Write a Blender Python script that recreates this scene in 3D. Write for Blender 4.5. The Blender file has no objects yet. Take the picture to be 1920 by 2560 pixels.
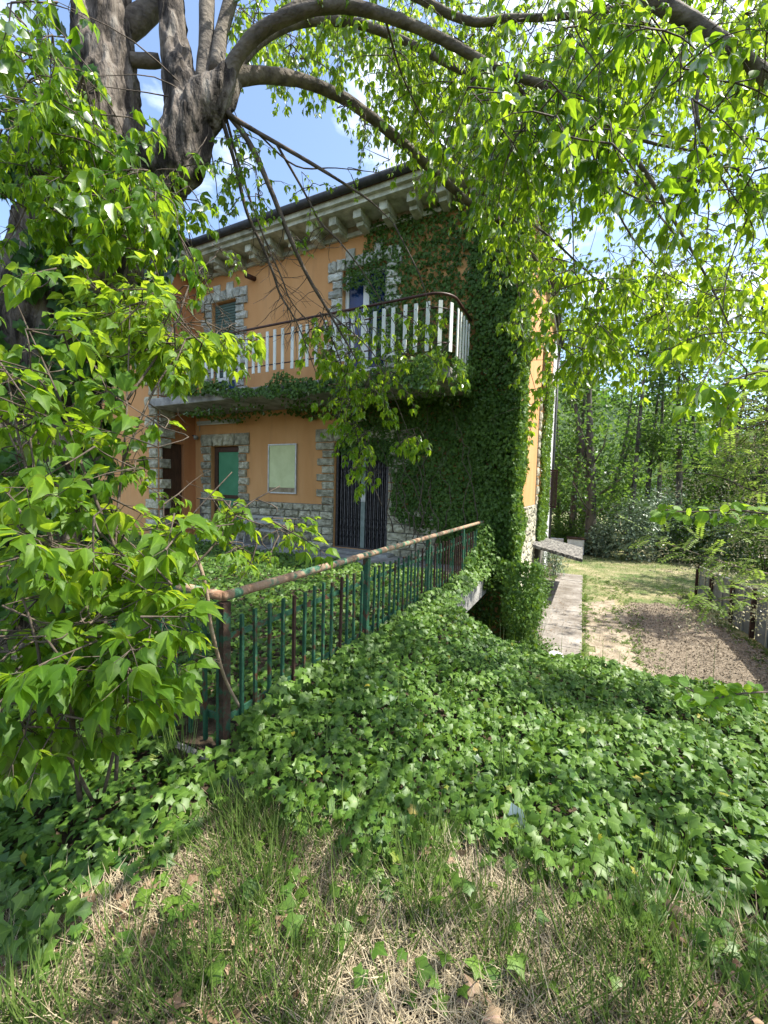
import bpy, math, random
import numpy as np
from mathutils import Vector, Matrix, noise

random.seed(7); rng = np.random.default_rng(7)
S = bpy.context.scene; COL = S.collection
V3 = Vector

# ------------------------------------------------------------------ camera
CAM_P = V3((1.35, -8.57, 1.65)); F_PX = 1013.0
_y, _p, _r = math.radians(26.2), math.radians(-3.5), math.radians(1.5)
_fw = V3((-math.sin(_y)*math.cos(_p), math.cos(_y)*math.cos(_p), math.sin(_p)))
_rt0 = V3((math.cos(_y), math.sin(_y), 0)); _up0 = _rt0.cross(_fw)
_rt = _rt0*math.cos(_r) + _up0*math.sin(_r); _up = _up0*math.cos(_r) - _rt0*math.sin(_r)
cd = bpy.data.cameras.new('camera'); cam = bpy.data.objects.new('camera', cd); COL.objects.link(cam)
m = Matrix((_rt, _up, -_fw)).transposed().to_4x4(); m.translation = CAM_P; cam.matrix_world = m
cd.sensor_fit = 'VERTICAL'; cd.sensor_height = 24.0; cd.sensor_width = 18.0
cd.lens = 24.0*F_PX/2560.0; cd.clip_start = 0.05; cd.clip_end = 2000
S.camera = cam

# ------------------------------------------------------------------ light
SUN = V3((0.58, 0.22, 1.0)).normalized()
el = math.asin(SUN.z); az = math.atan2(SUN.x, SUN.y)
w = bpy.data.worlds.new('World'); S.world = w; w.use_nodes = True
wn = w.node_tree.nodes; wl = w.node_tree.links; wn.clear()
wo = wn.new('ShaderNodeOutputWorld'); bg = wn.new('ShaderNodeBackground'); sky = wn.new('ShaderNodeTexSky')
sky.sky_type = 'NISHITA'; sky.sun_disc = False; sky.sun_elevation = el; sky.sun_rotation = az
sky.air_density = 1.0; sky.dust_density = 1.5; sky.ozone_density = 1.5
tc = wn.new('ShaderNodeTexCoord'); mp = wn.new('ShaderNodeMapping'); mp.inputs['Scale'].default_value = (1, 1, 2.2)
mp.inputs['Location'].default_value = (3.1, 1.9, 0.4)
nz = wn.new('ShaderNodeTexNoise'); nz.inputs['Scale'].default_value = 2.1; nz.inputs['Detail'].default_value = 9; nz.inputs['Roughness'].default_value = 0.58
cr = wn.new('ShaderNodeValToRGB'); cr.color_ramp.elements[0].position = 0.52; cr.color_ramp.elements[1].position = 0.80
mx = wn.new('ShaderNodeMixRGB'); mx.inputs['Color2'].default_value = (8.6, 8.9, 9.4, 1)
wl.new(tc.outputs['Generated'], mp.inputs['Vector']); wl.new(mp.outputs[0], nz.inputs['Vector']); wl.new(nz.outputs['Fac'], cr.inputs['Fac'])
wl.new(cr.outputs['Color'], mx.inputs['Fac']); wl.new(sky.outputs['Color'], mx.inputs['Color1'])
wl.new(mx.outputs[0], bg.inputs['Color']); bg.inputs['Strength'].default_value = 0.15
wl.new(bg.outputs[0], wo.inputs[0])
sd = bpy.data.lights.new('sun', 'SUN'); sun = bpy.data.objects.new('sun', sd); COL.objects.link(sun)
sd.energy = 4.4; sd.angle = math.radians(0.53); sd.color = (1, 0.95, 0.86)
sun.rotation_euler = SUN.to_track_quat('Z', 'Y').to_euler()
vs = S.view_settings; vs.view_transform = 'Standard'; vs.look = 'None'; vs.gamma = 1; vs.exposure = 1.32; vs.use_curve_mapping = False
S.cycles.max_bounces = 7; S.cycles.diffuse_bounces = 4; S.cycles.transmission_bounces = 5; S.cycles.transparent_max_bounces = 4

# ------------------------------------------------------------------ helpers
def ray(px, py): return _fw + _rt*((px-960)/F_PX) - _up*((py-1280)/F_PX)
def at(px, py, d): return CAM_P + ray(px, py)*d
def on(px, py, ax, val):
    d = ray(px, py); return CAM_P + d*((val-CAM_P[ax])/d[ax])
def proj(P):
    d = V3(P)-CAM_P; z = d.dot(_fw); return 960+F_PX*d.dot(_rt)/z, 1280-F_PX*d.dot(_up)/z, z
def sstep(x, a, b):
    t = np.clip((np.asarray(x, float)-a)/(b-a), 0, 1); return t*t*(3-2*t)
R = random.uniform

def link(o, parent=None):
    COL.objects.link(o)
    if parent is not None: o.parent = parent
    return o
def tag(o, label=None, cat=None, group=None, kind=None):
    if label: o['label'] = label
    if cat: o['category'] = cat
    if group: o['group'] = group
    if kind: o['kind'] = kind
    return o
def empty(name, loc=(0, 0, 0), label=None, cat=None, group=None):
    o = bpy.data.objects.new(name, None); o.location = loc; o.empty_display_size = 0.2
    link(o); return tag(o, label, cat, group)
def np_mesh(name, V, T, mat, tone=None, smooth=True, rib=None):
    me = bpy.data.meshes.new(name); V = np.asarray(V, np.float32); T = np.asarray(T, np.int32)
    me.vertices.add(len(V)); me.vertices.foreach_set('co', V.ravel())
    me.loops.add(T.size); me.loops.foreach_set('vertex_index', T.ravel())
    me.polygons.add(len(T)); me.polygons.foreach_set('loop_start', np.arange(0, T.size, 3, dtype=np.int32))
    me.update(calc_edges=True)
    me.polygons.foreach_set('use_smooth', np.full(len(T), smooth, bool))
    if tone is not None:
        a = me.attributes.new('tone', 'FLOAT', 'POINT'); a.data.foreach_set('value', np.asarray(tone, np.float32))
        if rib is not None: a = me.attributes.new('rib', 'FLOAT', 'POINT'); a.data.foreach_set('value', np.asarray(rib, np.float32))
    me.materials.append(mat); return me

class MB:
    """collects boxes, tubes and sheets, built as one mesh"""
    def __init__(s): s.v = []; s.f = []
    def add(s, v, f):
        o = len(s.v); s.v += [tuple(p) for p in v]; s.f += [tuple(i+o for i in q) for q in f]
    def box(s, x0, x1, y0, y1, z0, z1):
        s.add([(x0,y0,z0),(x1,y0,z0),(x1,y1,z0),(x0,y1,z0),(x0,y0,z1),(x1,y0,z1),(x1,y1,z1),(x0,y1,z1)],
              [(0,3,2,1),(4,5,6,7),(0,1,5,4),(1,2,6,5),(2,3,7,6),(3,0,4,7)]); return s
    def bar(s, a, b, wx, wy, up=(0, 0, 1)):
        a, b = V3(a), V3(b); d = (b-a).normalized(); u = V3(up)
        if abs(d.dot(u)) > .95: u = V3((0, 1, 0))
        sx = d.cross(u).normalized(); sy = sx.cross(d)
        P = [p+sx*(i*wx/2)+sy*(j*wy/2) for p in (a, b) for i, j in ((-1,-1),(1,-1),(1,1),(-1,1))]
        s.add(P, [(0,1,2,3),(7,6,5,4),(0,4,5,1),(1,5,6,2),(2,6,7,3),(3,7,4,0)]); return s
    def quad(s, a, b, c, d): s.add([a, b, c, d], [(0, 1, 2, 3)]); return s
    def tube(s, pts, rad, n=8, cap=True, rough=0.0, seed=0, fr=3.0, ridge=0.0):
        pts = [V3(p) for p in pts]; k = len(pts)
        if not hasattr(rad, '__len__'): rad = [rad]*k
        t0 = (pts[1]-pts[0]).normalized(); u = t0.orthogonal().normalized(); rings = []
        for i, p in enumerate(pts):
            t = (pts[min(i+1, k-1)]-pts[max(i-1, 0)]).normalized()
            u = (u-t*u.dot(t)); u = u.normalized() if u.length > 1e-5 else t.orthogonal().normalized()
            w_ = t.cross(u); ring = []
            for j in range(n):
                a = 2*math.pi*j/n; d = u*math.cos(a)+w_*math.sin(a); r = rad[i]
                q = p+d*r
                if rough: q = p+d*(r*(1+rough*(noise.noise(V3((q.x*fr*2.2+seed, q.y*fr*2.2, q.z*fr*.8)))+.6*noise.noise(V3((q.x*fr*6, q.y*fr*6+seed, q.z*fr*2))))))
                if ridge: q = q-d*(ridge*abs(noise.noise(V3((q.x*11, q.y*11+seed, q.z*2.2)))+.5*noise.noise(V3((q.x*24, q.y*24, q.z*6)))))
                ring.append(q)
            rings.append(ring)
        v = [q for r_ in rings for q in r_]; f = []
        for i in range(k-1):
            for j in range(n):
                j2 = (j+1) % n; f.append((i*n+j, i*n+j2, (i+1)*n+j2, (i+1)*n+j))
        if cap: f.append(tuple(range(n-1, -1, -1))); f.append(tuple((k-1)*n+j for j in range(n)))
        s.add(v, f); return s
    def mesh(s, name, mat, smooth=False):
        me = bpy.data.meshes.new(name); me.from_pydata(s.v, [], s.f); me.update()
        if smooth: me.polygons.foreach_set('use_smooth', np.full(len(me.polygons), True))
        me.materials.append(mat); return me
    def build(s, name, mat, parent=None, smooth=False, **k):
        o = bpy.data.objects.new(name, s.mesh(name, mat, smooth)); link(o, parent); return tag(o, **k)
def bevel(o, wd=.01, seg=2):
    b = o.modifiers.new('bevel', 'BEVEL'); b.width = wd; b.segments = seg; b.limit_method = 'ANGLE'; return o
def inst(name, me, parent, loc=(0, 0, 0), rot=None, scale=None):
    o = bpy.data.objects.new(name, me); o.location = loc
    if rot is not None: o.rotation_euler = rot
    if scale is not None: o.scale = scale
    return link(o, parent)
def catmull(P, per=5):
    P = [V3(p) for p in P]; out = []
    Q = [P[0]*2-P[1]]+P+[P[-1]*2-P[-2]]
    for i in range(1, len(Q)-2):
        for j in range(per):
            t = j/per; a, b, c, d = Q[i-1:i+3]
            out.append(.5*((2*b)+(c-a)*t+(2*a-5*b+4*c-d)*t*t+(3*b-a-3*c+d)*t**3))
    out.append(P[-1]); return out
def lerp_list(L, n):
    k = len(L); return [float(np.interp(i*(k-1)/(n-1), range(k), L)) for i in range(n)]

# ------------------------------------------------------------------ materials
def mat(name, a, b, scale=3.0, rough=.85, bump=.0, bscale=None, c=None, cpos=.62, detail=8, stretch=(1, 1, 1), metal=0.0, spec=.3, lo=.35, hi=.65, bdist=.03, stain=None, objrand=False):
    m = bpy.data.materials.new(name); m.use_nodes = True; n = m.node_tree.nodes; l = m.node_tree.links
    bs = n['Principled BSDF']; bs.inputs['Roughness'].default_value = rough; bs.inputs['Metallic'].default_value = metal
    bs.inputs['Specular IOR Level'].default_value = spec
    g = n.new('ShaderNodeNewGeometry'); mp = n.new('ShaderNodeMapping'); mp.inputs['Scale'].default_value = stretch
    l.new(g.outputs['Position'], mp.inputs['Vector'])
    t = n.new('ShaderNodeTexNoise'); t.inputs['Scale'].default_value = scale; t.inputs['Detail'].default_value = detail; t.inputs['Roughness'].default_value = .6
    l.new(mp.outputs[0], t.inputs['Vector'])
    r = n.new('ShaderNodeValToRGB'); e = r.color_ramp.elements
    e[0].position = lo; e[0].color = (*a, 1); e[1].position = hi; e[1].color = (*b, 1)
    if c: x = e.new(min(.98, hi+.08)); x.color = (*c, 1)
    l.new(t.outputs['Fac'], r.inputs['Fac']); l.new(r.outputs[0], bs.inputs['Base Color'])
    if stain:
        m3 = n.new('ShaderNodeMapping'); m3.inputs['Scale'].default_value = (2.6, 2.6, .3); l.new(g.outputs['Position'], m3.inputs['Vector'])
        t3 = n.new('ShaderNodeTexNoise'); t3.inputs['Scale'].default_value = 1.6; t3.inputs['Detail'].default_value = 10; t3.inputs['Roughness'].default_value = .68; l.new(m3.outputs[0], t3.inputs['Vector'])
        r3 = n.new('ShaderNodeMapRange'); r3.inputs[1].default_value = .54; r3.inputs[2].default_value = .95; l.new(t3.outputs['Fac'], r3.inputs[0])
        x3 = n.new('ShaderNodeMixRGB'); x3.inputs[2].default_value = (*stain, 1); l.new(r3.outputs[0], x3.inputs[0]); l.new(r.outputs[0], x3.inputs[1]); l.new(x3.outputs[0], bs.inputs['Base Color'])
    if objrand:
        oi = n.new('ShaderNodeObjectInfo'); mr = n.new('ShaderNodeMapRange'); mr.inputs[3].default_value = .68; mr.inputs[4].default_value = 1.12; l.new(oi.outputs['Random'], mr.inputs[0])
        xm = n.new('ShaderNodeMixRGB'); xm.blend_type = 'MULTIPLY'; xm.inputs[0].default_value = 1; l.new(r.outputs[0], xm.inputs[1]); l.new(mr.outputs[0], xm.inputs[2]); l.new(xm.outputs[0], bs.inputs['Base Color'])
    if bump:
        t2 = n.new('ShaderNodeTexNoise'); t2.inputs['Scale'].default_value = bscale or scale*4; t2.inputs['Detail'].default_value = 8
        l.new(mp.outputs[0], t2.inputs['Vector'])
        bm = n.new('ShaderNodeBump'); bm.inputs['Strength'].default_value = bump; bm.inputs['Distance'].default_value = bdist
        l.new(t2.outputs['Fac'], bm.inputs['Height']); l.new(bm.outputs[0], bs.inputs['Normal'])
    return m
def leafmat(name, a, b, ta, tb, tr=.5, gloss=.07, rough=.5):
    m = bpy.data.materials.new(name); m.use_nodes = True; n = m.node_tree.nodes; l = m.node_tree.links; n.clear()
    out = n.new('ShaderNodeOutputMaterial'); at_ = n.new('ShaderNodeAttribute'); at_.attribute_name = 'tone'
    rb_ = n.new('ShaderNodeAttribute'); rb_.attribute_name = 'rib'; rr = n.new('ShaderNodeMapRange'); rr.inputs[1].default_value = .78; rr.inputs[2].default_value = .96; l.new(rb_.outputs['Fac'], rr.inputs[0])
    def ramp(c1, c2):
        h = n.new('ShaderNodeMath'); h.operation = 'MULTIPLY'; h.inputs[1].default_value = .5; l.new(at_.outputs['Fac'], h.inputs[0])
        x = n.new('ShaderNodeValToRGB'); e = x.color_ramp.elements; e[0].position = 0; e[0].color = (*c1, 1); e[1].position = .5; e[1].color = (*c2, 1)
        y = e.new(.72); y.color = (max(c2[0]*2.2, c2[1]*1.1), c2[1]*1.15, c2[2], 1); y = e.new(.98); y.color = (c2[1]*.9, c2[1]*.5, c2[2]*1.2, 1); l.new(h.outputs[0], x.inputs[0])
        b2 = n.new('ShaderNodeMixRGB'); b2.blend_type = 'MULTIPLY'; b2.inputs[2].default_value = (1.45, 1.35, 1.6, 1); l.new(rr.outputs[0], b2.inputs[0]); l.new(x.outputs[0], b2.inputs[1]); return b2
    d = n.new('ShaderNodeBsdfDiffuse'); t = n.new('ShaderNodeBsdfTranslucent'); g = n.new('ShaderNodeBsdfGlossy'); g.inputs['Roughness'].default_value = rough
    l.new(ramp(a, b).outputs[0], d.inputs[0]); l.new(ramp(ta, tb).outputs[0], t.inputs[0])
    m1 = n.new('ShaderNodeMixShader'); m1.inputs[0].default_value = tr; l.new(d.outputs[0], m1.inputs[1]); l.new(t.outputs[0], m1.inputs[2])
    lw = n.new('ShaderNodeFresnel'); lw.inputs[0].default_value = 1.38
    mu = n.new('ShaderNodeMath'); mu.operation = 'MULTIPLY_ADD'; mu.inputs[1].default_value = .17; mu.inputs[2].default_value = gloss*.15; l.new(lw.outputs[0], mu.inputs[0])
    m2 = n.new('ShaderNodeMixShader'); l.new(mu.outputs[0], m2.inputs[0]); l.new(m1.outputs[0], m2.inputs[1]); l.new(g.outputs[0], m2.inputs[2])
    l.new(m2.outputs[0], out.inputs[0]); return m
M = {}
M['plaster'] = mat('orange_plaster', (.50, .25, .093), (.575, .31, .13), 1.3, .9, .15, 60, stretch=(1, 1, .35), stain=(.34, .19, .09))
M['plaster_shaded'] = mat('shaded_plaster', (.40, .16, .06), (.48, .21, .085), 1.3, .9, .15, 60, stretch=(1, 1, .35), stain=(.27, .13, .06))  # darker, redder copy of the plaster: the wing side's shade put into the colour
M['stone'] = mat('rough_limestone', (.24, .22, .15), (.52, .49, .36), 9, .95, .6, 26, c=(.6, .57, .46), objrand=True)
M['greystone'] = mat('pale_limestone', (.34, .35, .29), (.62, .62, .54), 8, .95, .5, 26, c=(.7, .7, .64), objrand=True)
M['mortar'] = mat('mortar', (.10, .095, .08), (.2, .19, .16), 12, .95, .4)
M['cornice'] = mat('weathered_cornice', (.24, .25, .18), (.54, .55, .44), 3.6, .92, .4, 20, c=(.62, .62, .53))
M['frieze'] = mat('stained_frieze', (.20, .15, .09), (.36, .30, .2), 4, .95, .4)
M['gutter'] = mat('dark_gutter', (.018, .02, .022), (.05, .05, .05), 5, .55, .1)
M['rooftile'] = mat('roof_tiles', (.16, .06, .035), (.3, .13, .08), 4, .9, .4)
M['whitepaint'] = mat('white_paint', (.62, .64, .58), (.78, .79, .74), 5, .55, .1, stretch=(1, 1, .3))
M['slatwhite'] = mat('painted_slats', (.50, .53, .47), (.74, .76, .70), 5, .6, .15, c=(.8, .8, .76), stretch=(1, 1, .25))
M['brownmetal'] = mat('brown_metal', (.035, .014, .010), (.075, .03, .02), 14, .5, .1)
M['roller'] = mat('green_shutter', (.055, .10, .085), (.10, .155, .13), 4, .6, .1)
M['bluepane'] = mat('blue_pane', (.006, .022, .085), (.012, .04, .14), 2, .1, 0, spec=.25)
M['darkwood'] = mat('dark_brown_wood', (.04, .018, .01), (.085, .04, .02), 9, .6, .2, stretch=(4, 4, .5))
M['teal'] = mat('teal_panel', (.06, .215, .105), (.08, .26, .135), 3, .7, .05)
M['board'] = mat('yellowed_board', (.50, .54, .28), (.60, .64, .35), 3, .7, .05)
M['cornerpost'] = mat('dark_corner_post', (.018, .011, .008), (.05, .028, .019), 11, .7, .3, c=(.018, .06, .033), lo=.3, hi=.5)
M['alu'] = mat('dull_aluminium', (.34, .35, .33), (.5, .5, .48), 8, .45, .1, metal=.35)
M['iron'] = mat('dark_iron', (.03, .028, .03), (.09, .08, .08), 15, .5, .1, metal=.3)
M['gatebar'] = mat('dull_gate_bar', (.07, .065, .07), (.15, .145, .15), 15, .5, .1, metal=.2)
M['gatepost'] = mat('grey_green_metal', (.13, .17, .15), (.22, .26, .24), 8, .5, .1, metal=.2)
M['dark'] = mat('interior_darkness', (.006, .006, .006), (.012, .011, .01), 4, .9)  # near-black, stands in for the darkness inside unlit openings
M['greenrail'] = mat('chipped_green_paint', (.016, .060, .032), (.028, .095, .052), 13, .6, .35, 40, c=(.08, .036, .02), lo=.3, hi=.53)
M['rustrail'] = mat('rusted_rail', (.24, .13, .075), (.36, .235, .155), 9, .7, .3, 40, c=(.09, .20, .12), lo=.3, hi=.5)
M['concrete'] = mat('old_concrete', (.16, .155, .14), (.36, .35, .32), 3.5, .95, .6, 22, c=(.42, .41, .38))
M['pathc'] = mat('pale_path', (.15, .13, .105), (.30, .275, .24), 2.2, .95, .5, 18, c=(.35, .33, .295))
M['awning'] = mat('mossy_slab', (.03, .03, .028), (.24, .225, .195), 14, .95, .8, 30, c=(.30, .29, .26), lo=.42, hi=.58)
M['bark'] = mat('furrowed_bark', (.022, .017, .012), (.15, .125, .10), 11, .95, 1.0, 16, c=(.21, .188, .155), stretch=(1, 1, .3), lo=.42, hi=.56, bdist=.09)
M['twigbark'] = mat('twig_bark', (.05, .04, .028), (.13, .10, .075), 12, .85, .3)
M['limbbark'] = mat('limb_bark', (.06, .05, .04), (.2, .17, .13), 10, .9, .6, 30, stretch=(.6, 1, 1))
M['paletwig'] = mat('pale_twig', (.22, .15, .10), (.36, .28, .2), 12, .8, .2)
M['soil'] = mat('litter_soil', (.022, .016, .010), (.09, .065, .04), 9, 1, .8, 40, c=(.24, .19, .12))
M['gravel'] = mat('dry_soil_bed', (.15, .118, .082), (.30, .25, .185), 24, 1, 1.0, 70, c=(.40, .37, .30))
M['lawn'] = mat('parched_lawn', (.08, .135, .03), (.26, .24, .12), 1.1, 1, .8, 60, c=(.36, .30, .19), lo=.36, hi=.58, detail=12)
M['drylitter'] = mat('dry_litter', (.20, .16, .11), (.38, .32, .235), 6, 1, .8, 50, c=(.46, .40, .31), detail=12)
M['panel'] = mat('grey_panel', (.10, .122, .15), (.17, .20, .235), 2.5, .6, .1, stretch=(1, 1, 3))
M['rustpost'] = mat('rusty_post', (.022, .012, .009), (.07, .034, .023), 9, .75, .3)
M['greywood'] = mat('weathered_bench', (.26, .25, .22), (.42, .41, .37), 8, .85, .3, stretch=(.4, 3, 3))
M['tank'] = mat('white_render', (.5, .5, .48), (.72, .73, .72), 3, .8, .2)
M['white'] = mat('bright_scrap', (.75, .76, .76), (.86, .87, .87), 6, .6)
M['hill'] = mat('wooded_hill', (.02, .045, .015), (.06, .10, .03), .06, 1, .5, .4)
M['lamp'] = mat('strip_housing', (.33, .34, .31), (.45, .46, .43), 5, .5)
M['trunkfar'] = mat('far_bark', (.035, .03, .025), (.15, .135, .11), 5, .95, .4, stretch=(1, 1, .3))
M['shutter'] = mat('brown_shutter', (.045, .018, .016), (.08, .035, .03), 5, .6, .1)
M['leaf'] = leafmat('box_elder_leaf', (.04, .11, .008), (.09, .19, .014), (.22, .40, .012), (.46, .62, .03), .6, .02)
M['shrubleaf'] = leafmat('sapling_leaf', (.045, .12, .008), (.11, .21, .014), (.22, .40, .012), (.46, .60, .03), .55, .08)
M['ivy'] = leafmat('ivy_leaf', (.025, .085, .010), (.115, .205, .024), (.06, .16, .01), (.24, .38, .02), .3, .18, .48)
M['wallivy'] = leafmat('wall_ivy_leaf', (.03, .08, .014), (.085, .16, .025), (.07, .17, .015), (.19, .32, .025), .32, .1, .45)
M['trunkivy'] = leafmat('creeper_leaf', (.025, .075, .012), (.05, .13, .018), (.07, .2, .012), (.15, .32, .02), .4, .1, .4)
M['locust'] = leafmat('locust_leaf', (.10, .17, .03), (.2, .27, .06), (.25, .40, .04), (.38, .52, .08), .5)
M['flower'] = leafmat('locust_flower', (.3, .25, .14), (.45, .4, .26), (.2, .17, .08), (.3, .27, .16), .3)
M['redbud'] = leafmat('redbud_leaf', (.06, .16, .015), (.12, .24, .02), (.28, .48, .02), (.42, .6, .04), .55)
M['farleaf'] = leafmat('wood_leaf', (.035, .085, .015), (.09, .16, .035), (.09, .20, .02), (.22, .35, .04), .5, .05)
M['bushleaf'] = leafmat('silvery_bush_leaf', (.08, .13, .075), (.22, .28, .19), (.07, .13, .04), (.12, .2, .07), .25, .14, .35)
M['grass'] = leafmat('grass_blade', (.05, .10, .018), (.15, .21, .05), (.08, .17, .015), (.22, .32, .04), .4, .05)
M['straw'] = leafmat('dry_straw', (.20, .15, .085), (.60, .51, .35), (.12, .09, .04), (.25, .2, .1), .2, .03)
M['clod'] = leafmat('dry_clod', (.12, .095, .065), (.33, .28, .21), (.1, .09, .07), (.15, .14, .11), .1, .0)
M['dead'] = leafmat('dead_leaf', (.10, .06, .035), (.32, .23, .14), (.1, .06, .03), (.2, .13, .06), .2, .03)

# ------------------------------------------------------------------ leaf templates (tip along +Y, normal +Z)
def fan(ring, c): return np.array([c]+ring, float), [(0, i+1, (i+1) % len(ring)+1) for i in range(len(ring))]
def ovate(teeth=True):
    mid = [(0, 0, 0), (0, .34, .0), (0, .68, -.06), (0, 1.05, -.24)]
    sd_ = [(.13, .09, .03), (.25, .28, .07), (.27, .47, .06), (.19, .56, .03), (.12, .76, -.05)] if teeth else [(.17, .10, .03), (.28, .3, .07), (.28, .5, .06), (.21, .68, .02), (.1, .86, -.08)]
    V = mid+sd_+[(-x, y, z) for x, y, z in sd_]; T = []
    for o, fl in ((4, 0), (9, 1)):
        t = [(0, o, 1), (o, o+1, 1), (1, o+1, o+2), (1, o+2, 2), (2, o+2, o+3), (2, o+3, o+4), (2, o+4, 3)]
        T += [(a, c, b) if fl else (a, b, c) for a, b, c in t]
    return np.array(V, float), T
OV = ovate()
_iv = [(0, .04, -.02), (.28, -.14, -.05), (.37, .13, 0), (.58, .36, -.07), (.27, .52, .01), (0, 1, -.12)]
IVY = fan([(x, y, z) for x, y, z in _iv]+[(-x, y, z) for x, y, z in _iv[-2:0:-1]], (0, .36, .07))
_r8 = [(.0, 0, 0), (.34, .05, .02), (.5, .4, .03), (.36, .78, 0), (0, 1, -.08)]
ROUND = fan(_r8+[(-x, y, z) for x, y, z in _r8[-2:0:-1]], (0, .45, .0))
RH = (np.array([(0, 0, 0), (.3, .45, .1), (0, 1, -.1), (-.3, .45, .1), (0, .45, 0)], float), [(0, 1, 4), (4, 1, 2), (0, 4, 3), (4, 2, 3)])
RH2 = (np.array([(0, 0, 0), (.33, .5, .08), (0, 1, -.05), (-.33, .5, .08)], float), [(0, 1, 2), (0, 2, 3)])
BL = (np.array([(-.5, 0, 0), (.5, 0, 0), (-.4, .4, .02), (.4, .4, .02), (-.25, .75, .1), (.25, .75, .1), (0, 1, .22)], float), [(0, 1, 3), (0, 3, 2), (2, 3, 5), (2, 5, 4), (4, 5, 6)])

RIB = lambda tv: (np.abs(np.asarray(tv)[:, 0]) < .01).astype(float)*(len(tv) > 8)
class Leaves:
    """list of leaf placements: position, axis, normal, length, tone (and width factor)"""
    def __init__(s): s.p = []; s.a = []; s.n = []; s.s = []; s.t = []
    def add(s, p, a, n, size, tone): s.p.append(tuple(p)); s.a.append(tuple(a)); s.n.append(tuple(n)); s.s.append(size); s.t.append(tone)
    def ext(s, P, A, N, Sz, T):
        s.p += list(map(tuple, P)); s.a += list(map(tuple, A)); s.n += list(map(tuple, N)); s.s += list(Sz); s.t += list(T)
    def arrays(s):
        P = np.array(s.p, float).reshape(-1, 3); A = np.array(s.a, float).reshape(-1, 3); N = np.array(s.n, float).reshape(-1, 3)
        A /= np.linalg.norm(A, axis=1, keepdims=True)+1e-9
        N -= A*(N*A).sum(1, keepdims=True); N /= np.linalg.norm(N, axis=1, keepdims=True)+1e-9
        X = np.cross(A, N); return P, X, A, N, np.array(s.s, float), np.array(s.t, float)
def cloud_mesh(name, tm, arr, mt, wid=1.0):
    P, X, A, N, Sz, T = arr; tv, tf = tm; n = len(P); k = len(tv)
    wv = np.asarray(wid)*Sz if np.ndim(wid) else wid*Sz
    V = P[:, None, :]+(tv[None, :, 0, None]*wv[:, None, None])*X[:, None, :]+Sz[:, None, None]*(tv[None, :, 1, None]*A[:, None, :]+tv[None, :, 2, None]*N[:, None, :])
    F = (np.array(tf)[None]+(np.arange(n)*k)[:, None, None]).reshape(-1, 3)
    return np_mesh(name, V.reshape(-1, 3), F, mt, np.repeat(T, k), rib=np.tile(RIB(tv), n))
def leafy(root, L, tm, mt, nparts=300, foliage='foliage', leaf='leaf', wid=1.0):
    """the leaves showing largest become parts of their own, the rest one 'stuff' part"""
    arr = L.arrays() if isinstance(L, Leaves) else L
    P, X, A, N, Sz, T = arr; cp = np.array(CAM_P); d = P-cp
    z = d@np.array(_fw); u = 960+F_PX*(d@np.array(_rt))/np.maximum(z, .05); v = 1280-F_PX*(d@np.array(_up))/np.maximum(z, .05)
    facing = .35+np.abs((N*d).sum(1))/np.linalg.norm(d, axis=1)
    sc = np.where((z > .2) & (u > -20) & (u < 1940) & (v > -20) & (v < 2580), Sz/np.maximum(z, .2)*facing, 0)
    idx = np.argsort(-sc)[:nparts]; idx = idx[sc[idx] > 0] if nparts else idx[:0]
    keep = np.ones(len(P), bool); keep[idx] = False
    if len(idx):
        vm = [np_mesh(leaf, tm[0]*np.array([wid if np.isscalar(wid) else 1, 1, 1]), tm[1], mt, np.full(len(tm[0]), t), rib=RIB(tm[0])) for t in (.1, .35, .6, .85)]
        inv = root.matrix_world.inverted() if root else None
        base = V3(root.location)
        for i in idx:
            mw = Matrix((X[i]*Sz[i], A[i]*Sz[i], N[i]*Sz[i])).transposed().to_4x4(); mw.translation = V3(P[i])-base
            o = bpy.data.objects.new(leaf, vm[min(3, max(0, int(T[i]*4)))]); o.matrix_local = mw; link(o, root)
            o.matrix_local = mw
    if keep.any():
        a2 = tuple(q[keep] for q in arr); a2 = (a2[0]-np.array(root.location),)+a2[1:]
        o = bpy.data.objects.new(foliage, cloud_mesh(foliage, tm, a2, mt, wid)); link(o, root); o['kind'] = 'stuff'
    return arr

# ------------------------------------------------------------------ ground
def n2(x, y, s, o=0.0): return np.array([noise.noise(V3((a*s+o, b*s-o, o))) for a, b in zip(np.ravel(x), np.ravel(y))]).reshape(np.shape(x))
def gz(x, y):
    x = np.asarray(x, float); y = np.asarray(y, float)
    yard = -1.62 + .05*np.clip(7.3-y, 0, 6)*sstep(x, 3.0, 4.6)
    yc = np.interp(x, [-6, -.45, -.2, .3, .8, 3, 8], [-3.3, -3.3, -3.6, -3.85, -3.85, -4.0, -4.4])
    pl = .02 - .075*np.clip(y+7.0, 0, 4)*sstep(x, -.2, .9) + .10*np.exp(-((x+.1)/.35)**2)*sstep(y, -7.2, -6.6)
    pl = pl + .05*sstep(-x, .4, 1.2)*sstep(-y, 6.9, 7.1)
    pl = np.where((x < -.42) & (y > -6.9), -.12, pl)
    t = sstep(y, yc, yc+np.where(x < -.4, .35, .55+.7*sstep(x, .2, 1.0)))
    z = pl*(1-t)+yard*t
    far = sstep(np.hypot(x, y), 30, 200); return z + far*.5
gx = np.concatenate([[-400, -150, -60, -30, -16], np.arange(-10, 8.01, .16), [9, 11, 14, 20, 40, 90, 200, 400]])
gy = np.concatenate([[-400, -150, -60, -25, -14], np.arange(-10.5, 1.01, .16), np.arange(1.5, 20, .6), [24, 30, 45, 80, 200, 400]])
GX, GY = np.meshgrid(gx, gy); GZ = gz(GX, GY) + .02*n2(GX, GY, 2.3, 1.7)
ny_, nx_ = GX.shape; gi = np.arange(ny_*nx_).reshape(ny_, nx_)
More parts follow.
